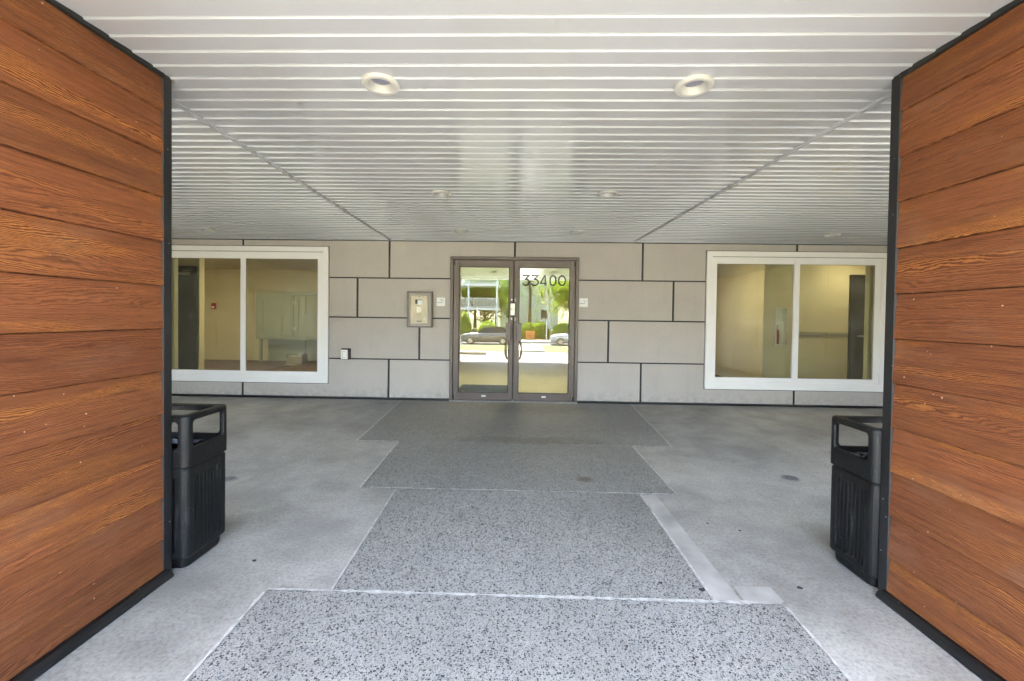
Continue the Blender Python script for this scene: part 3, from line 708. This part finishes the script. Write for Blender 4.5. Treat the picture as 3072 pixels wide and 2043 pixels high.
cyl('lock_cylinder', (-1.697, -.0455, 1.555), (-1.697, -.054, 1.555), .012, M['pull'], ic, n=14)
def plaque(x0, z0, label):
    t_ = thing('wall_plaque', (x0+.063, 0, z0), label, 'plaque', 'small white plaques beside the doors')
    box('plate', x0, x0+.127, -.008, -.0005, z0, z0+.131, M['white'], t_, .002)
    bm = bmesh.new(); W_ = lambda u, v: (x0+u*.127, z0+v*.131)
    for p, q in (((.40, .82), (.62, .52)), ((.52, .84), (.78, .50)), ((.66, .80), (.60, .58)), ((.70, .78), (.86, .52)), ((.84, .76), (.80, .58))): ribbon(bm, [W_(*p), W_(*q)], .0022, -.0081, .0006)
    bmobj('emblem', bm, M['inkgrey'], t_)
    boxes('text_line', [(x0+.127*a, x0+.127*b, -.0089, -.0081, z0+.131*.37, z0+.131*.415) for a, b in ((.10, .22), (.235, .33), (.345, .42), (.45, .56), (.575, .68))], M['ink'], t_)
plaque(-1.29, 1.442, 'small square white plaque between the intercom and the doors')
plaque(.873, 1.456, 'small square white plaque right of the doors')
ob = thing('outlet_box', (-2.67, 0, .61), 'white covered outlet in a dark box low on the wall', 'outlet')
box('back_box', -2.737, -2.605, -.045, -.0005, .607, .777, M['bronzedark'], ob, .004)
cv = box('cover', -2.734, -2.632, -.066, -.0455, .612, .758, M['white'], ob, .008, 2)
boxes('cover_rim', [(-2.712, -2.708, -.0685, -.0665, .636, .735), (-2.708, -2.668, -.0685, -.0665, .731, .735), (-2.70, -2.668, -.0685, -.0665, .636, .64)], M['greybox'], cv)
box('cover_bulge', -2.700, -2.664, -.078, -.0665, .644, .728, M['white'], cv, .005, 2)

# ================================================================== BINS
def litter_bin(loc, label):
    t_ = thing('litter_bin', (0, 0, 0), label, 'bin', 'black litter bins behind the wood walls')
    hx, hy = .20, .147      # half size; the long side lies across the path
    r = .035
    def ring(hx, hy, r, z, ribs=0.0):
        """rounded rectangle, each face carries a recess with ribs (depth = ribs)"""
        P = []
        for sx, sy, a0 in ((1, -1, -90), (1, 1, 0), (-1, 1, 90), (-1, -1, 180)):
            cx, cy_ = sx*(hx-r), sy*(hy-r)
            for k in range(6):
                a = R(a0+90*k/5); P.append((cx+r*math.cos(a), cy_+r*math.sin(a)))
            # face that follows this corner
            nx, ny = {(1, -1): (1, 0), (1, 1): (0, 1), (-1, 1): (-1, 0), (-1, -1): (0, -1)}[(sx, sy)]
            L = 2*((hy if nx else hx)-r); tx, ty = -ny, nx; px, py = P[-1]
            nr = 7 if nx else 11; m0 = .022; span = L-2*m0+.0; st = span/nr
            seq = [(m0, 0), (m0+.004, 1)]
            for q in range(nr):
                u = m0+.004+(span-.008)*q/nr; s2 = (span-.008)/nr
                seq += [(u+s2*.22, 1), (u+s2*.38, .25), (u+s2*.70, .25), (u+s2*.86, 1)]
            seq += [(L-m0-.004, 1), (L-m0, 0)]
            for u, d in seq: P.append((px+tx*u-nx*ribs*d, py+ty*u-ny*ribs*d))
        return [(x, y, z) for x, y in P]
    def loft(name, rings, mat, capb=True, capt=True, parent=None):
        n = len(rings[0]); vs = [p for q in rings for p in q]
        fs = [(j*n+i, j*n+(i+1) % n, (j+1)*n+(i+1) % n, (j+1)*n+i) for j in range(len(rings)-1) for i in range(n)]
        if capb: fs.append(tuple(range(n))[::-1])
        if capt: fs.append(tuple(range((len(rings)-1)*n, len(rings)*n)))
        return mesh(name, vs, fs, mat, parent or t_)
    loft('base', [ring(hx-.022, hy-.022, r, .0), ring(hx-.018, hy-.018, r, .012), ring(hx-.016, hy-.016, r, .06)], M['bin'])
    D = .019
    loft('body', [ring(hx-.014, hy-.014, r, .050), ring(hx-.004, hy-.004, r, .054), ring(hx, hy, r, .062), ring(hx, hy, r, .082), ring(hx, hy, r, .098, D), ring(hx, hy, r, .455, D), ring(hx, hy, r, .468), ring(hx, hy, r, .502), ring(hx-.006, hy-.006, r, .514)], M['bin'])
    # hood: four walls with rounded openings, rounded corners, rim round an open top
    z0, z1 = .520, .778; th = .016
    bm = bmesh.new(); HX, HY = hx+.004, hy+.004
    def wall(nx, ny):
        half = (HY if nx else HX)-r; off = HX if nx else HY; tx, ty = -ny, nx
        def P(u, z, d): return Vector((nx*(off-d)+tx*u, ny*(off-d)+ty*u, z))
        ox, oz0, oz1, rr = half+.001-.012, .612, .748, .022
        inner = []; outer = []
        for cu, cz, a0, ou, oz in ((ox-rr, oz1-rr, 0, half, z1-.016), (-(ox-rr), oz1-rr, 90, -half, z1-.016), (-(ox-rr), oz0+rr, 180, -half, z0), (ox-rr, oz0+rr, 270, half, z0)):
            for k in range(6):
                a = R(a0+90*k/5); inner.append((cu+rr*math.cos(a), cz+rr*math.sin(a)))
                f = k/5; outer.append((ou, oz))
        n = len(inner); lip = []
        for (u, z) in inner: lip.append((u*1.03 if True else u, z+(.004 if z > .68 else -.004)))
        def layer(pts, d): return [bm.verts.new(P(u, z, d)) for u, z in pts]
        O0, L0, I0, I1, O1 = layer(outer, 0), layer(lip, 0), layer(inner, .005), layer(inner, th), layer(outer, th)
        for A, B in ((O0, L0), (L0, I0), (I0, I1), (I1, O1)):
            for i in range(n):
                j = (i+1) % n
                try: bm.faces.new((A[i], A[j], B[j], B[i]))
                except ValueError: pass
    for nx, ny in ((1, 0), (-1, 0), (0, 1), (0, -1)): wall(nx, ny)
    for sx, sy, a0 in ((1, -1, -90), (1, 1, 0), (-1, 1, 90), (-1, -1, 180)):
        cx, cy_ = sx*(HX-r), sy*(HY-r); prev = None
        for k in range(7):
            a = R(a0+90*k/6); col = [bm.verts.new((cx+q*math.cos(a), cy_+q*math.sin(a), z)) for q, z in ((r, z0), (r, z1-.016), (r-th, z1-.016), (r-th, z0))]
            if prev:
                for i in range(4): bm.faces.new((prev[i], col[i], col[(i+1) % 4], prev[(i+1) % 4]))
            prev = col
    # rounded top rim
    def rr2(a, b, r_, z): 
        P = []
        for sx, sy, a0 in ((1, -1, -90), (1, 1, 0), (-1, 1, 90), (-1, -1, 180)):
            for k in range(7):
                q = R(a0+90*k/6); P.append(bm.verts.new((sx*(a-r_)+r_*math.cos(q), sy*(b-r_)+r_*math.sin(q), z)))
        return P
    RG = [rr2(HX, HY, r, z1-.016), rr2(HX-.001, HY-.001, r, z1-.008), rr2(HX-.006, HY-.006, r*.9, z1-.001), rr2(HX-.012, HY-.012, r*.85, z1), rr2(HX-.045, HY-.045, .02, z1-.002), rr2(HX-.050, HY-.050, .018, z1-.008), rr2(HX-.050, HY-.050, .018, z1-.03), rr2(HX-.016, HY-.016, r*.6, z1-.03)]
    for A, B in zip(RG, RG[1:]):
        n = len(A)
        for i in range(n): bm.faces.new((A[i], A[(i+1) % n], B[(i+1) % n], B[i]))
    hood = bmobj('hood', bm, M['bin'], t_)
    for p in hood.data.polygons: p.use_smooth = False
    # liner bag folded over the rim inside
    vs = []; n = 48
    for f, z in ((.97, .575), (1.0, .585), (.93, .580), (.86, .56), (.82, .50)):
        for i in range(n):
            a = 2*math.pi*i/n; c, s = math.cos(a), math.sin(a); q = (abs(c)**5+abs(s)**5)**(-1/5)
            vs.append(((hx-.025)*f*c*q+rnd.uniform(-.002, .002), (hy-.025)*f*s*q+rnd.uniform(-.002, .002), z+rnd.uniform(-.004, .004)))
    fs = [(j*n+i, j*n+(i+1) % n, (j+1)*n+(i+1) % n, (j+1)*n+i) for j in range(4) for i in range(n)]+[tuple(range(4*n, 5*n))]
    mesh('liner', vs, fs, M['liner'], t_)
    t_.location = loc
    return t_
litter_bin((-1.862, -4.045, 0), 'black ribbed plastic litter bin beside the left wood wall')
litter_bin((1.905, -4.048, 0), 'black ribbed plastic litter bin beside the right wood wall')

# ================================================================== ROOMS BEHIND THE GLASS
def room(name, x0, x1, y1, zc, floor_m, extra):
    rm = thing(name, ((x0+x1)/2, .16, 0), kind='structure')
    box('floor', x0, x1, .151, y1, .0, .006, floor_m, rm)
    box('ceiling', x0, x1, .151, y1, zc, zc+.05, M['ceil'], rm)
    box('back_wall', x0-.1, x1+.1, y1, y1+.1, 0, zc+.05, M['beige'], rm)
    box('side_wall', x0-.1, x0, .151, y1, 0, zc+.05, M['beige'], rm); box('side_wall', x1, x1+.1, .151, y1, 0, zc+.05, M['beige'], rm)
    return rm
rl = room('mail_room', -9.4, -2.0, 4.8, 2.52, M['carpet'], None)
rr_ = room('side_room', 1.9, 9.4, 4.8, 2.52, M['carpet'], None)
lb = room('lobby', -1.85, 1.75, 6.0, 2.50, M['tile'], None)
def ceiling_lamp(x, y, z, r, label):
    t_ = thing('ceiling_lamp', (x, y, z), label, 'lamp', 'lit lamps inside the building')
    lathe('rim', [(r*1.08, .0), (r*1.08, -.03), (r, -.035)], (x, y, z), M['white'], t_)
    lathe('diffuser', [(r, -.03), (r*.9, -.05), (r*.5, -.062), (.001, -.065)], (x, y, z), M['lamp'], t_)
ceiling_lamp(-4.6, 1.9, 2.52, .24, 'round lit ceiling lamp in the room behind the left window')
ceiling_lamp(-7.9, 2.3, 2.52, .20, 'round lit ceiling lamp deep left in the mail room')
ceiling_lamp(3.4, 1.9, 2.52, .20, 'round lit ceiling lamp in the room behind the right window')
ceiling_lamp(6.0, .9, 2.52, .14, 'round lit ceiling lamp beside the dark door on the right')
ceiling_lamp(0, 1.6, 2.50, .30, 'round lit ceiling lamp in the lobby')
# left room: near partition with a dark door, red alarm, mailbox cabinet, carton
box('partition', -9.4, -5.90, 1.15, 1.27, .006, 2.519, M['beige'], rl)
idl = thing('interior_door', (-6.35, 1.15, 0), 'dark interior door seen through the left pane of the left window', 'door', 'dark interior doors')
boxes('frame', [(-6.86, -6.80, 1.115, 1.149, .006, 2.14), (-5.955, -5.92, 1.115, 1.149, .006, 2.14), (-6.80, -5.955, 1.115, 1.149, 2.08, 2.14)], M['darkdoor'], idl, .003)
box('leaf', -6.795, -5.96, 1.12, 1.149, .012, 2.075, M['darkdoor'], idl)
boxes('door_closer', [(-6.25, -6.02, 1.07, 1.119, 1.98, 2.03), (-6.18, -6.0, 1.09, 1.105, 2.045, 2.06)], M['steel'], idl, .003)
al = thing('fire_alarm', (-8.42, 4.8, 1.40), 'small red fire alarm call point on the beige wall', 'alarm')
box('body', -8.48, -8.36, 4.755, 4.799, 1.39, 1.56, M['red'], al, .006); box('handle', -8.455, -8.385, 4.742, 4.754, 1.42, 1.47, M['white'], al, .003)
mc = thing('mailbox_cabinet', (-6.1, 4.5, 0), 'grey green mailbox cabinet with framed doors behind the left window', 'cabinet')
box('carcass', -7.0, -5.0, 4.40, 4.795, .62, 1.86, M['mailgreen'], mc, .004)
for a, b in ((-6.86, -5.98), (-5.92, -5.06)):
    d_ = box('door', a, b, 4.375, 4.3995, .70, 1.78, M['mailgreen'], mc, .004)
    boxes('moulding', [(a+.06, b-.06, 4.362, 4.3745, 1.70, 1.72), (a+.06, b-.06, 4.362, 4.3745, .76, .78), (a+.06, a+.08, 4.362, 4.3745, .78, 1.70), (b-.08, b-.06, 4.362, 4.3745, .78, 1.70)], M['mailgreen'], d_)
    for zz in (.9, 1.6): box('hinge', (b if a < -6.5 else a)-.015, (b if a < -6.5 else a)+.015, 4.36, 4.3745, zz-.05, zz+.05, M['steel'], d_)
for a in (-6.95, -5.10): box('leg', a, a+.06, 4.46, 4.52, .006, .62, M['mailgreen'], mc)
box('back_panel', -6.9, -5.08, 4.77, 4.79, .006, .6195, M['mailgreen'], mc)
bt = thing('carton', (-5.75, 4.2, 0), 'pale carton with loose papers on the floor under the cabinet', 'carton')
boxes('walls', [(-5.95, -5.94, 4.0, 4.3, .007, .25), (-5.56, -5.55, 4.0, 4.3, .007, .25), (-5.94, -5.56, 4.0, 4.01, .007, .20), (-5.94, -5.56, 4.29, 4.3, .007, .26), (-5.94, -5.56, 4.01, 4.29, .007, .015)], M['cardboard'], bt)
boxes('papers', [(-5.92, -5.72, 4.05, 4.25, .015, .22), (-5.70, -5.58, 4.08, 4.26, .015, .28), (-5.9, -5.65, 3.80, 3.97, .0065, .012)], M['paper'], bt)
# right room: near partition with niche, extinguisher, rail, dark door
wall_grid('partition', 4.56, 9.4, .006, 2.519, [(4.79, 5.0, .83, 1.52)], 1.60, 1.76, M['beige'], rr_)
box('return_wall', 4.56, 4.68, 1.761, 4.799, .006, 2.519, M['beige'], rr_)
ex = thing('extinguisher_cabinet', (4.9, 1.6, .83), 'white fire extinguisher cabinet set in the beige column', 'cabinet')
boxes('box', [(4.79, 5.0, 1.745, 1.755, .83, 1.52), (4.79, 4.797, 1.595, 1.745, .83, 1.52), (4.993, 5.0, 1.595, 1.745, .83, 1.52), (4.797, 4.993, 1.595, 1.745, 1.513, 1.52), (4.797, 4.993, 1.595, 1.745, .83, .837)], M['white'], ex)
boxes('door_frame', [(4.78, 4.80, 1.575, 1.594, .82, 1.28), (4.90, 4.92, 1.575, 1.594, .82, 1.28), (4.80, 4.90, 1.575, 1.594, 1.23, 1.28), (4.80, 4.90, 1.575, 1.594, .82, .84)], M['white'], ex)
fe = thing('fire_extinguisher', (4.85, 1.67, .84), 'red fire extinguisher inside the white cabinet', 'extinguisher')
lathe('cylinder', [(.001, .0), (.045, .0), (.05, .01), (.05, .24), (.035, .28), (.015, .295), (.015, .31)], (4.85, 1.67, .84), M['red'], fe, 20)
boxes('valve', [(4.835, 4.865, 1.655, 1.685, 1.15, 1.18), (4.82, 4.90, 1.662, 1.678, 1.18, 1.19)], M['black'], fe)
hr = thing('chair_rail', (5.5, 1.6, 1.0), 'grey rail along the beige wall behind the right window', 'rail')
box('rail', 5.08, 6.12, 1.57, 1.598, 1.01, 1.08, M['railgrey'], hr, .006)
idr = thing('interior_door', (6.7, 1.6, 0), 'dark interior door seen through the right pane of the right window', 'door', 'dark interior doors')
boxes('frame', [(6.13, 6.19, 1.565, 1.599, .006, 2.16), (7.09, 7.15, 1.565, 1.599, .006, 2.16), (6.19, 7.09, 1.565, 1.599, 2.10, 2.16)], M['darkdoor'], idr, .003)
box('leaf', 6.195, 7.085, 1.57, 1.599, .012, 2.095, M['darkdoor'], idr); box('handle', 6.25, 6.37, 1.53, 1.569, 1.0, 1.03, M['steel'], idr)
# lobby
fm = thing('floor_mat', (-.60, .9, 0), 'charcoal floor mat inside the left glass door', 'mat')
box('pile', -1.05, -.12, .32, 1.38, .006, .018, M['mat'], fm, .004)
boxes('edging', [(-1.09, -1.05, .28, 1.42, .006, .012), (-.12, -.08, .28, 1.42, .006, .012), (-1.05, -.12, .28, .32, .006, .012), (-1.05, -.12, 1.38, 1.42, .006, .012)], M['black'], fm)

# ================================================================== THE REST OF THE BUILDING
bd = thing('apartment_building', (0, 0, 0), 'pale apartment storeys carried over the porch', 'building')
box('upper_storeys', -14, 14, -6.52, 6.9, H+.052, 8.2, M['stucco'], bd)
box('wing', -13.9, XL-.205, -6.4, .13, 0, H+.05, M['stucco'], bd); box('wing', XR+.225, 13.9, -6.4, .13, 0, H+.05, M['stucco'], bd)
box('rear_wall', -13.9, 13.9, 6.2, 6.8, 0, H+.05, M['stucco'], bd)
box('end_wall', -13.9, -13.6, .131, 6.2, 0, H+.05, M['stucco'], bd); box('end_wall', 13.6, 13.9, .131, 6.2, 0, H+.05, M['stucco'], bd)
box('parapet', -14.1, 14.1, -6.62, 7.0, 8.2, 8.5, M['paintwhite'], bd)

# ================================================================== STREET BEHIND THE CAMERA (seen mirrored in the doors)
def sheet(name, pts, mat): return tag(mesh(name, pts, [(0, 1, 2, 3)], mat), kind='structure')
bm = bmesh.new()
prof = [(-9.3, -.025), (-11.0, -.03), (-12.8, -.06), (-15, -.35), (-18, -.85), (-19.6, -1.0)]
vr = [[bm.verts.new((x, y, z+rnd.uniform(-.02, .02)*(1 < i < 5))) for x in range(-60, 61, 4)] for i, (y, z) in enumerate(prof)]
for A, B in zip(vr, vr[1:]):
    for i in range(len(A)-1): bm.faces.new((A[i], A[i+1], B[i+1], B[i]))
tag(bmobj('front_lawn', bm, M['grass']), kind='structure')
tag(box('driveway', -40, 40, -9.3, -7.302, -.6, -.03, M['drive'], None), kind='structure')
for x0 in (-6.2, -3.1, 2.6, 5.7): tag(box('wheel_stop', x0, x0+1.9, -7.9, -7.75, -.03, .09, M['paintwhite'], None, .03), 'pale wheel stop at the porch edge, '+{-6.2: 'leftmost of the four', -3.1: 'just left of the path', 2.6: 'just right of the path', 5.7: 'rightmost of the four'}[x0], 'wheel stop', 'wheel stops along the porch')
for nm, x0, x1, mt in (('front_path', -.4, .9, M['pavement']), ('side_path', 6.0, 8.5, M['pavement'])):
    vs = []; fs = []
    for i, (y, z) in enumerate(prof): vs += [(x0, y, z+.035), (x1, y, z+.035)]; fs += [(2*i-2, 2*i-1, 2*i+1, 2*i)] if i else []
    tag(mesh(nm, vs, fs, mt), kind='structure')
tag(box('sidewalk', -80, 80, -21.4, -19.6, -1.15, -.96, M['pavement'], None, .01), kind='structure')
sheet('road', [(-120, -31, -1.10), (120, -31, -1.10), (120, -21.4, -1.10), (-120, -21.4, -1.10)], M['asphalt'])
tag(box('far_sidewalk', -80, 80, -33, -31, -1.15, -.95, M['pavement'], None, .01), kind='structure')
sheet('far_bank', [(-80, -41, -.2), (80, -41, -.2), (80, -33, -.93), (-80, -33, -.93)], M['earth'])
def crown(parent, c, rx, ry, rz, n, size, mat, clumps=14):
    cs = [(Vector((rnd.gauss(0, .45)*rx, rnd.gauss(0, .45)*ry, rnd.gauss(0, .42)*rz)), rnd.uniform(.35, .6)) for _ in range(clumps)]
    vs = []; fs = []
    for i in range(n):
        k, s = rnd.choice(cs); d = Vector((rnd.gauss(0, 1), rnd.gauss(0, 1), rnd.gauss(0, 1))).normalized()*(rnd.random()**.4)*s
        p = Vector(c)+k+Vector((d.x*rx, d.y*ry, d.z*rz))
        a = Vector((rnd.gauss(0, 1), rnd.gauss(0, 1), rnd.gauss(0, .6))).normalized(); b = a.orthogonal().normalized(); q = size*rnd.uniform(.6, 1.3)
        j = len(vs); vs += [p-a*q, p+b*q*.5, p+a*q, p-b*q*.5]; fs.append((j, j+1, j+2, j+3))
    return mesh('crown', vs, fs, mat, parent)
def tree(x, y, z, h, rw, label, leaf='leafA', bark='bark', n=3200, lean=0, tr=.18):
    t_ = thing('street_tree', (x, y, z), label, 'tree', 'trees across the street')
    bm = bmesh.new(); top = Vector((x+lean, y, z+h*.62))
    tube(bm, [(x, y, z-.1), (x+lean*.3, y, z+h*.25), tuple(top), (x+lean*1.1, y+.1, z+h*.85)], [tr*1.25, tr, tr*.6, tr*.2], 8)
    for k in range(6):
        a = k*1.05+rnd.random(); st = Vector((x, y, z)).lerp(top, .55+.07*k)
        tube(bm, [st, st+Vector((math.cos(a)*rw*.35, math.sin(a)*rw*.35, h*.12)), st+Vector((math.cos(a)*rw*.7, math.sin(a)*rw*.7, h*.2))], [tr*.4, tr*.25, tr*.08], 6)
    bmobj('trunk', bm, M[bark], t_)
    crown(t_, (x+lean, y, z+h*.68), rw, rw, h*.36, int(n*1.6), .15, M[leaf], 22)
tree(-6.0, -46.5, -.2, 7.0, 3.6, 'leafy green tree behind the white balconies', 'leafA', 'bark', 6000)
tree(-11, -48, -.2, 9.5, 4, 'tall green tree left of the balconies', 'leafC')
tree(-3.4, -49, -.2, 6.6, 2.4, 'green tree at the right end of the balconies', 'leafA')
tree(-4.6, -45.2, -.3, 4.8, 2.6, 'low spreading tree under the lower balcony', 'leafA', 'bark', 3600)
tree(1.0, -42, -.3, 11, 1.3, 'slim tree with a dark trunk facing the doors', 'leafA', 'bark', 700)
tree(3.0, -36, -.6, 8.0, 1.9, 'pale leaning trunk tree by the road', 'leafB', 'palebark', 260, -.5, .16)
tree(5.7, -37.5, -.6, 6.4, 2.2, 'dense bright green tree right of the pale trunk', 'leafB', 'bark', 4200)
tree(9.4, -39, -.6, 8.0, 3.4, 'large green tree far right across the street', 'leafA', 'bark', 4200)
tree(15, -41, -.6, 9.0, 4, 'broad dark green tree on the far right of the street', 'leafC')
def shrub(x, y, z, rx, rz, label, leaf='leafB', n=2600):
    t_ = thing('clipped_shrub', (x, y, z), label, 'shrub', 'clipped shrubs across the street')
    vs = []; fs = []
    for i in range(n):
        u = rnd.uniform(-.25, 1); a = rnd.uniform(0, 2*math.pi); q = math.sqrt(max(0, 1-u*u))
        d = Vector((q*math.cos(a)*rx, q*math.sin(a)*rx*.8, u*rz)); p = Vector((x, y, z+rz*.25))+d*rnd.uniform(.88, 1.03)
        e = Vector((rnd.gauss(0, 1), rnd.gauss(0, 1), rnd.gauss(0, 1))).normalized(); b = e.orthogonal().normalized(); s = .055
        j = len(vs); vs += [p-e*s, p+b*s*.6, p+e*s, p-b*s*.6]; fs.append((j, j+1, j+2, j+3))
    mesh('foliage', vs, fs, M[leaf], t_)
    bm = bmesh.new(); bmesh.ops.create_icosphere(bm, subdivisions=2, radius=1)
    for v in bm.verts: v.co = Vector((x+v.co.x*rx*.86, y+v.co.y*rx*.7, z+rz*.25+v.co.z*rz*.86))
    bmobj('inner_branches', bm, M['leafC'], t_)
shrub(-5.6, -33.8, -.9, .75, 2.1, 'tall cone shaped shrub behind the grey car')
shrub(-3.3, -34.2, -.9, 1.1, 1.35, 'round clipped shrub left of the orange barrier')
shrub(.7, -34.2, -.9, .9, 1.3, 'round clipped shrub just left of the pale trunk')
shrub(1.9, -34.6, -.9, 1.0, 1.35, 'round clipped shrub in front of the slim tree')
shrub(4.2, -34.2, -.9, 1.25, 1.3, 'broad clipped shrub behind the silver car')
shrub(-.9, -34.6, -.9, .9, 1.3, 'round clipped shrub behind the door meeting line')
# white balcony building
wb = thing('balcony_building', (-9, -42, -.3), 'white apartment block with railed balconies across the street', 'building')
X0, X1, YF, YB = -16.0, -2.6, -40.0, -43.6
for z in (2.0, 4.75, 7.5): box('balcony_slab', X0, X1, YB, YF, z, z+.28, M['paintwhite'], wb)
for x in (-15.9, -12.2, -9.3, -6.05, -2.8): box('post', x-.1, x+.1, YF-.25, YF-.05, -.4, 7.5, M['paintwhite'], wb)
for z in (2.28, 5.03):
    L = [(X0, X1, YF-.10, YF-.04, z+1.0, z+1.08), (X0, X1, YF-.10, YF-.04, z+.08, z+.14)]
    x = X0+.1
    while x < X1: L.append((x, x+.05, YF-.095, YF-.045, z+.14, z+1.0)); x += .16
    boxes('railing', L, M['paintwhite'], wb)
for x in (-16.3, -10.4): box('flat_wall', x, x+3.0, YB-.4, YB, -.4, 7.5, M['stucco'], wb)
for z in (.2, 2.9, 5.6):
    for x in (-15.6, -9.6): box('window', x, x+1.3, YB, YB+.03, z, z+1.4, M['darkglass'], wb)
box('roof', X0-.4, X1+.4, YB-1, YF+.3, 7.785, 8.05, M['roof'], wb)
# pale building beyond
pb = thing('stucco_building', (0, -58, -.3), 'warm white stucco block behind the slim tree', 'building')
box('wall', -3.2, 5.6, -64, -56, -.6, 9.0, M['stucco'], pb)
box('roof', -3.6, 6.0, -64.3, -55.6, 9.0, 9.4, M['roof'], pb)
for z in (1.0, 4.2):
    for x in (-2.4, 2.9): fr_ = box('window', x, x+1.5, -56, -55.95, z, z+1.5, M['paintwhite'], pb); box('pane', x+.08, x+1.42, -55.949, -55.93, z+.08, z+1.42, M['darkglass'], fr_)
# street pole, stays, orange barrier
sp_ = thing('street_pole', (-5.9, -30.2, -1.1), 'white street pole in front of the balconies', 'pole')
bm = bmesh.new(); tube(bm, [(-6.05, -31.6, -1.0), (-5.95, -31.6, 2.2), (-5.6, -31.6, 7.4)], [.13, .11, .08], 10); bmobj('shaft', bm, M['paintwhite'], sp_); cyl('base_plate', (-6.05, -31.6, -.95), (-6.05, -31.6, -.90), .22, M['greybox'], sp_)
ba = thing('barrier', (.9, -32.4, -.95), 'orange slatted safety barrier under the slim tree', 'barrier')
for k in range(4): box('slat', .45, 1.3, -32.42, -32.38, -.80+k*.2, -.69+k*.2, M['orange'], ba)
for x in (.47, 1.22): box('post', x, x+.05, -32.36, -32.30, -.949, .05, M['orange'], ba)
sg_ = thing('sign_post', (2.35, -31.6, -.95), 'thin white sign post at the kerb', 'post')
cyl('shaft', (2.35, -31.6, -.95), (2.35, -31.6, 1.0), .035, M['paintwhite'], sg_, n=10); box('cap', 2.31, 2.39, -31.64, -31.56, 1.0, 1.03, M['greybox'], sg_)
# cars
def car(x, y, z, L, wag, paint, label, flip=1):
    t_ = thing('parked_car', (x, y, z), label, 'car', 'cars parked across the street')
    W_ = .88
    def sect(u, zb, zs, zr, wr): return None
    st = [(-.5, .42, .62, .70, .62), (-.485, .26, .72, .80, .80), (-.42, .22, .80, .90, .86), (-.30, .20, .86, .97, .88), (-.17, .20, .88, 1.0, .88), (.0, .20, .89, 1.0, .88), (.2, .20, .90, 1.0, .88), (.36, .21, .91, 1.0, .88), (.46, .24, .88, .98, .84), (.5, .40, .78, .90, .68)]
    bm = bmesh.new(); rings = []
    for u, zb, zs, zt, hw in st:
        prof_ = [(-hw*.9, zb), (-hw, zb+.12), (-hw, zs-.06), (-hw*.96, zs), (-hw*.82, zt), (hw*.82, zt), (hw*.96, zs), (hw, zs-.06), (hw, zb+.12), (hw*.9, zb)]
        rings.append([bm.verts.new((x+flip*u*L, y+p, z+q)) for p, q in prof_])
    for A, B in zip(rings, rings[1:]):
        for i in range(10): bm.faces.new((A[i], A[(i+1) % 10], B[(i+1) % 10], B[i]))
    bm.faces.new(rings[0]); bm.faces.new(rings[-1][::-1]); bmobj('body', bm, paint, t_, True)
    roof = [(-.20, 1.0), (-.06, 1.40), (.10, 1.46), (.30, 1.42), (.46 if wag else .38, 1.02 if not wag else 1.08)]
    def cabin(name, inset, zo, mat, lo=0):
        bm = bmesh.new(); rg = []
        for u, zt in roof:
            f = max(0, (zt-.98)/.48); hw = .74-.14*f-inset
            rg.append([bm.verts.new((x+flip*u*L, y+p, z+q)) for p, q in ((-.75+inset, .97), (-hw, zt+zo), (hw, zt+zo), (.75-inset, .97))])
        for A, B in zip(rg, rg[1:]):
            for i in range(3): bm.faces.new((A[i], A[i+1], B[i+1], B[i]))
        bm.faces.new(rg[0]); bm.faces.new(rg[-1][::-1]); return bmobj(name, bm, mat, t_)
    cabin('glasshouse', 0, 0, M['darkglass'])
    bm = bmesh.new()
    P = [Vector((x+flip*u*L, 0, z+zt)) for u, zt in roof]
    for (u, zt), (u2, zt2) in zip(roof[1:3]+roof[2:3], roof[2:4]+roof[3:4]): add_box(bm, x+flip*u*L, x+flip*u2*L, y-.60, y+.60, z+min(zt, zt2)+.005, z+max(zt, zt2)+.02)
    bmobj('roof_panel', bm, paint, t_)
    for s in (-1, 1):
        for u in (.10, .30):
            bm = bmesh.new(); add_cyl(bm, (x+flip*u*L, y+s*.752, z+.97), (x+flip*(u-.015)*L, y+s*.615, z+1.43), .03, .03, 6); bmobj('pillar', bm, paint, t_)
        for u in (-.31, .30):
            wh = cyl('wheel', (x+flip*u*L, y+s*.68, z+.32), (x+flip*u*L, y+s*.90, z+.32), .32, M['tyre'], t_, n=20)
            cyl('rim', (x+flip*u*L, y+s*.895, z+.32), (x+flip*u*L, y+s*.91, z+.32), .21, M['steel'], wh, n=16)
        box('door_handle', x+flip*.02*L, x+flip*.05*L, y+s*.885, y+s*.90, z+.76, z+.79, paint, t_)
        box('headlight', x-flip*.488*L, x-flip*.455*L, y+s*.50-.14, y+s*.50+.14, z+.62, z+.74, M['white'], t_)
        box('tail_light', x+flip*.48*L, x+flip*.502*L, y+s*.50-.13, y+s*.50+.13, z+.70, z+.84, M['red'], t_)
car(-2.9, -28.9, -1.1, 4.5, True, M['cargrey'], 'grey estate car parked across the street on the left', 1)
car(4.7, -29.0, -1.1, 4.4, False, M['carsilver'], 'silver car parked across the street on the right', 1)
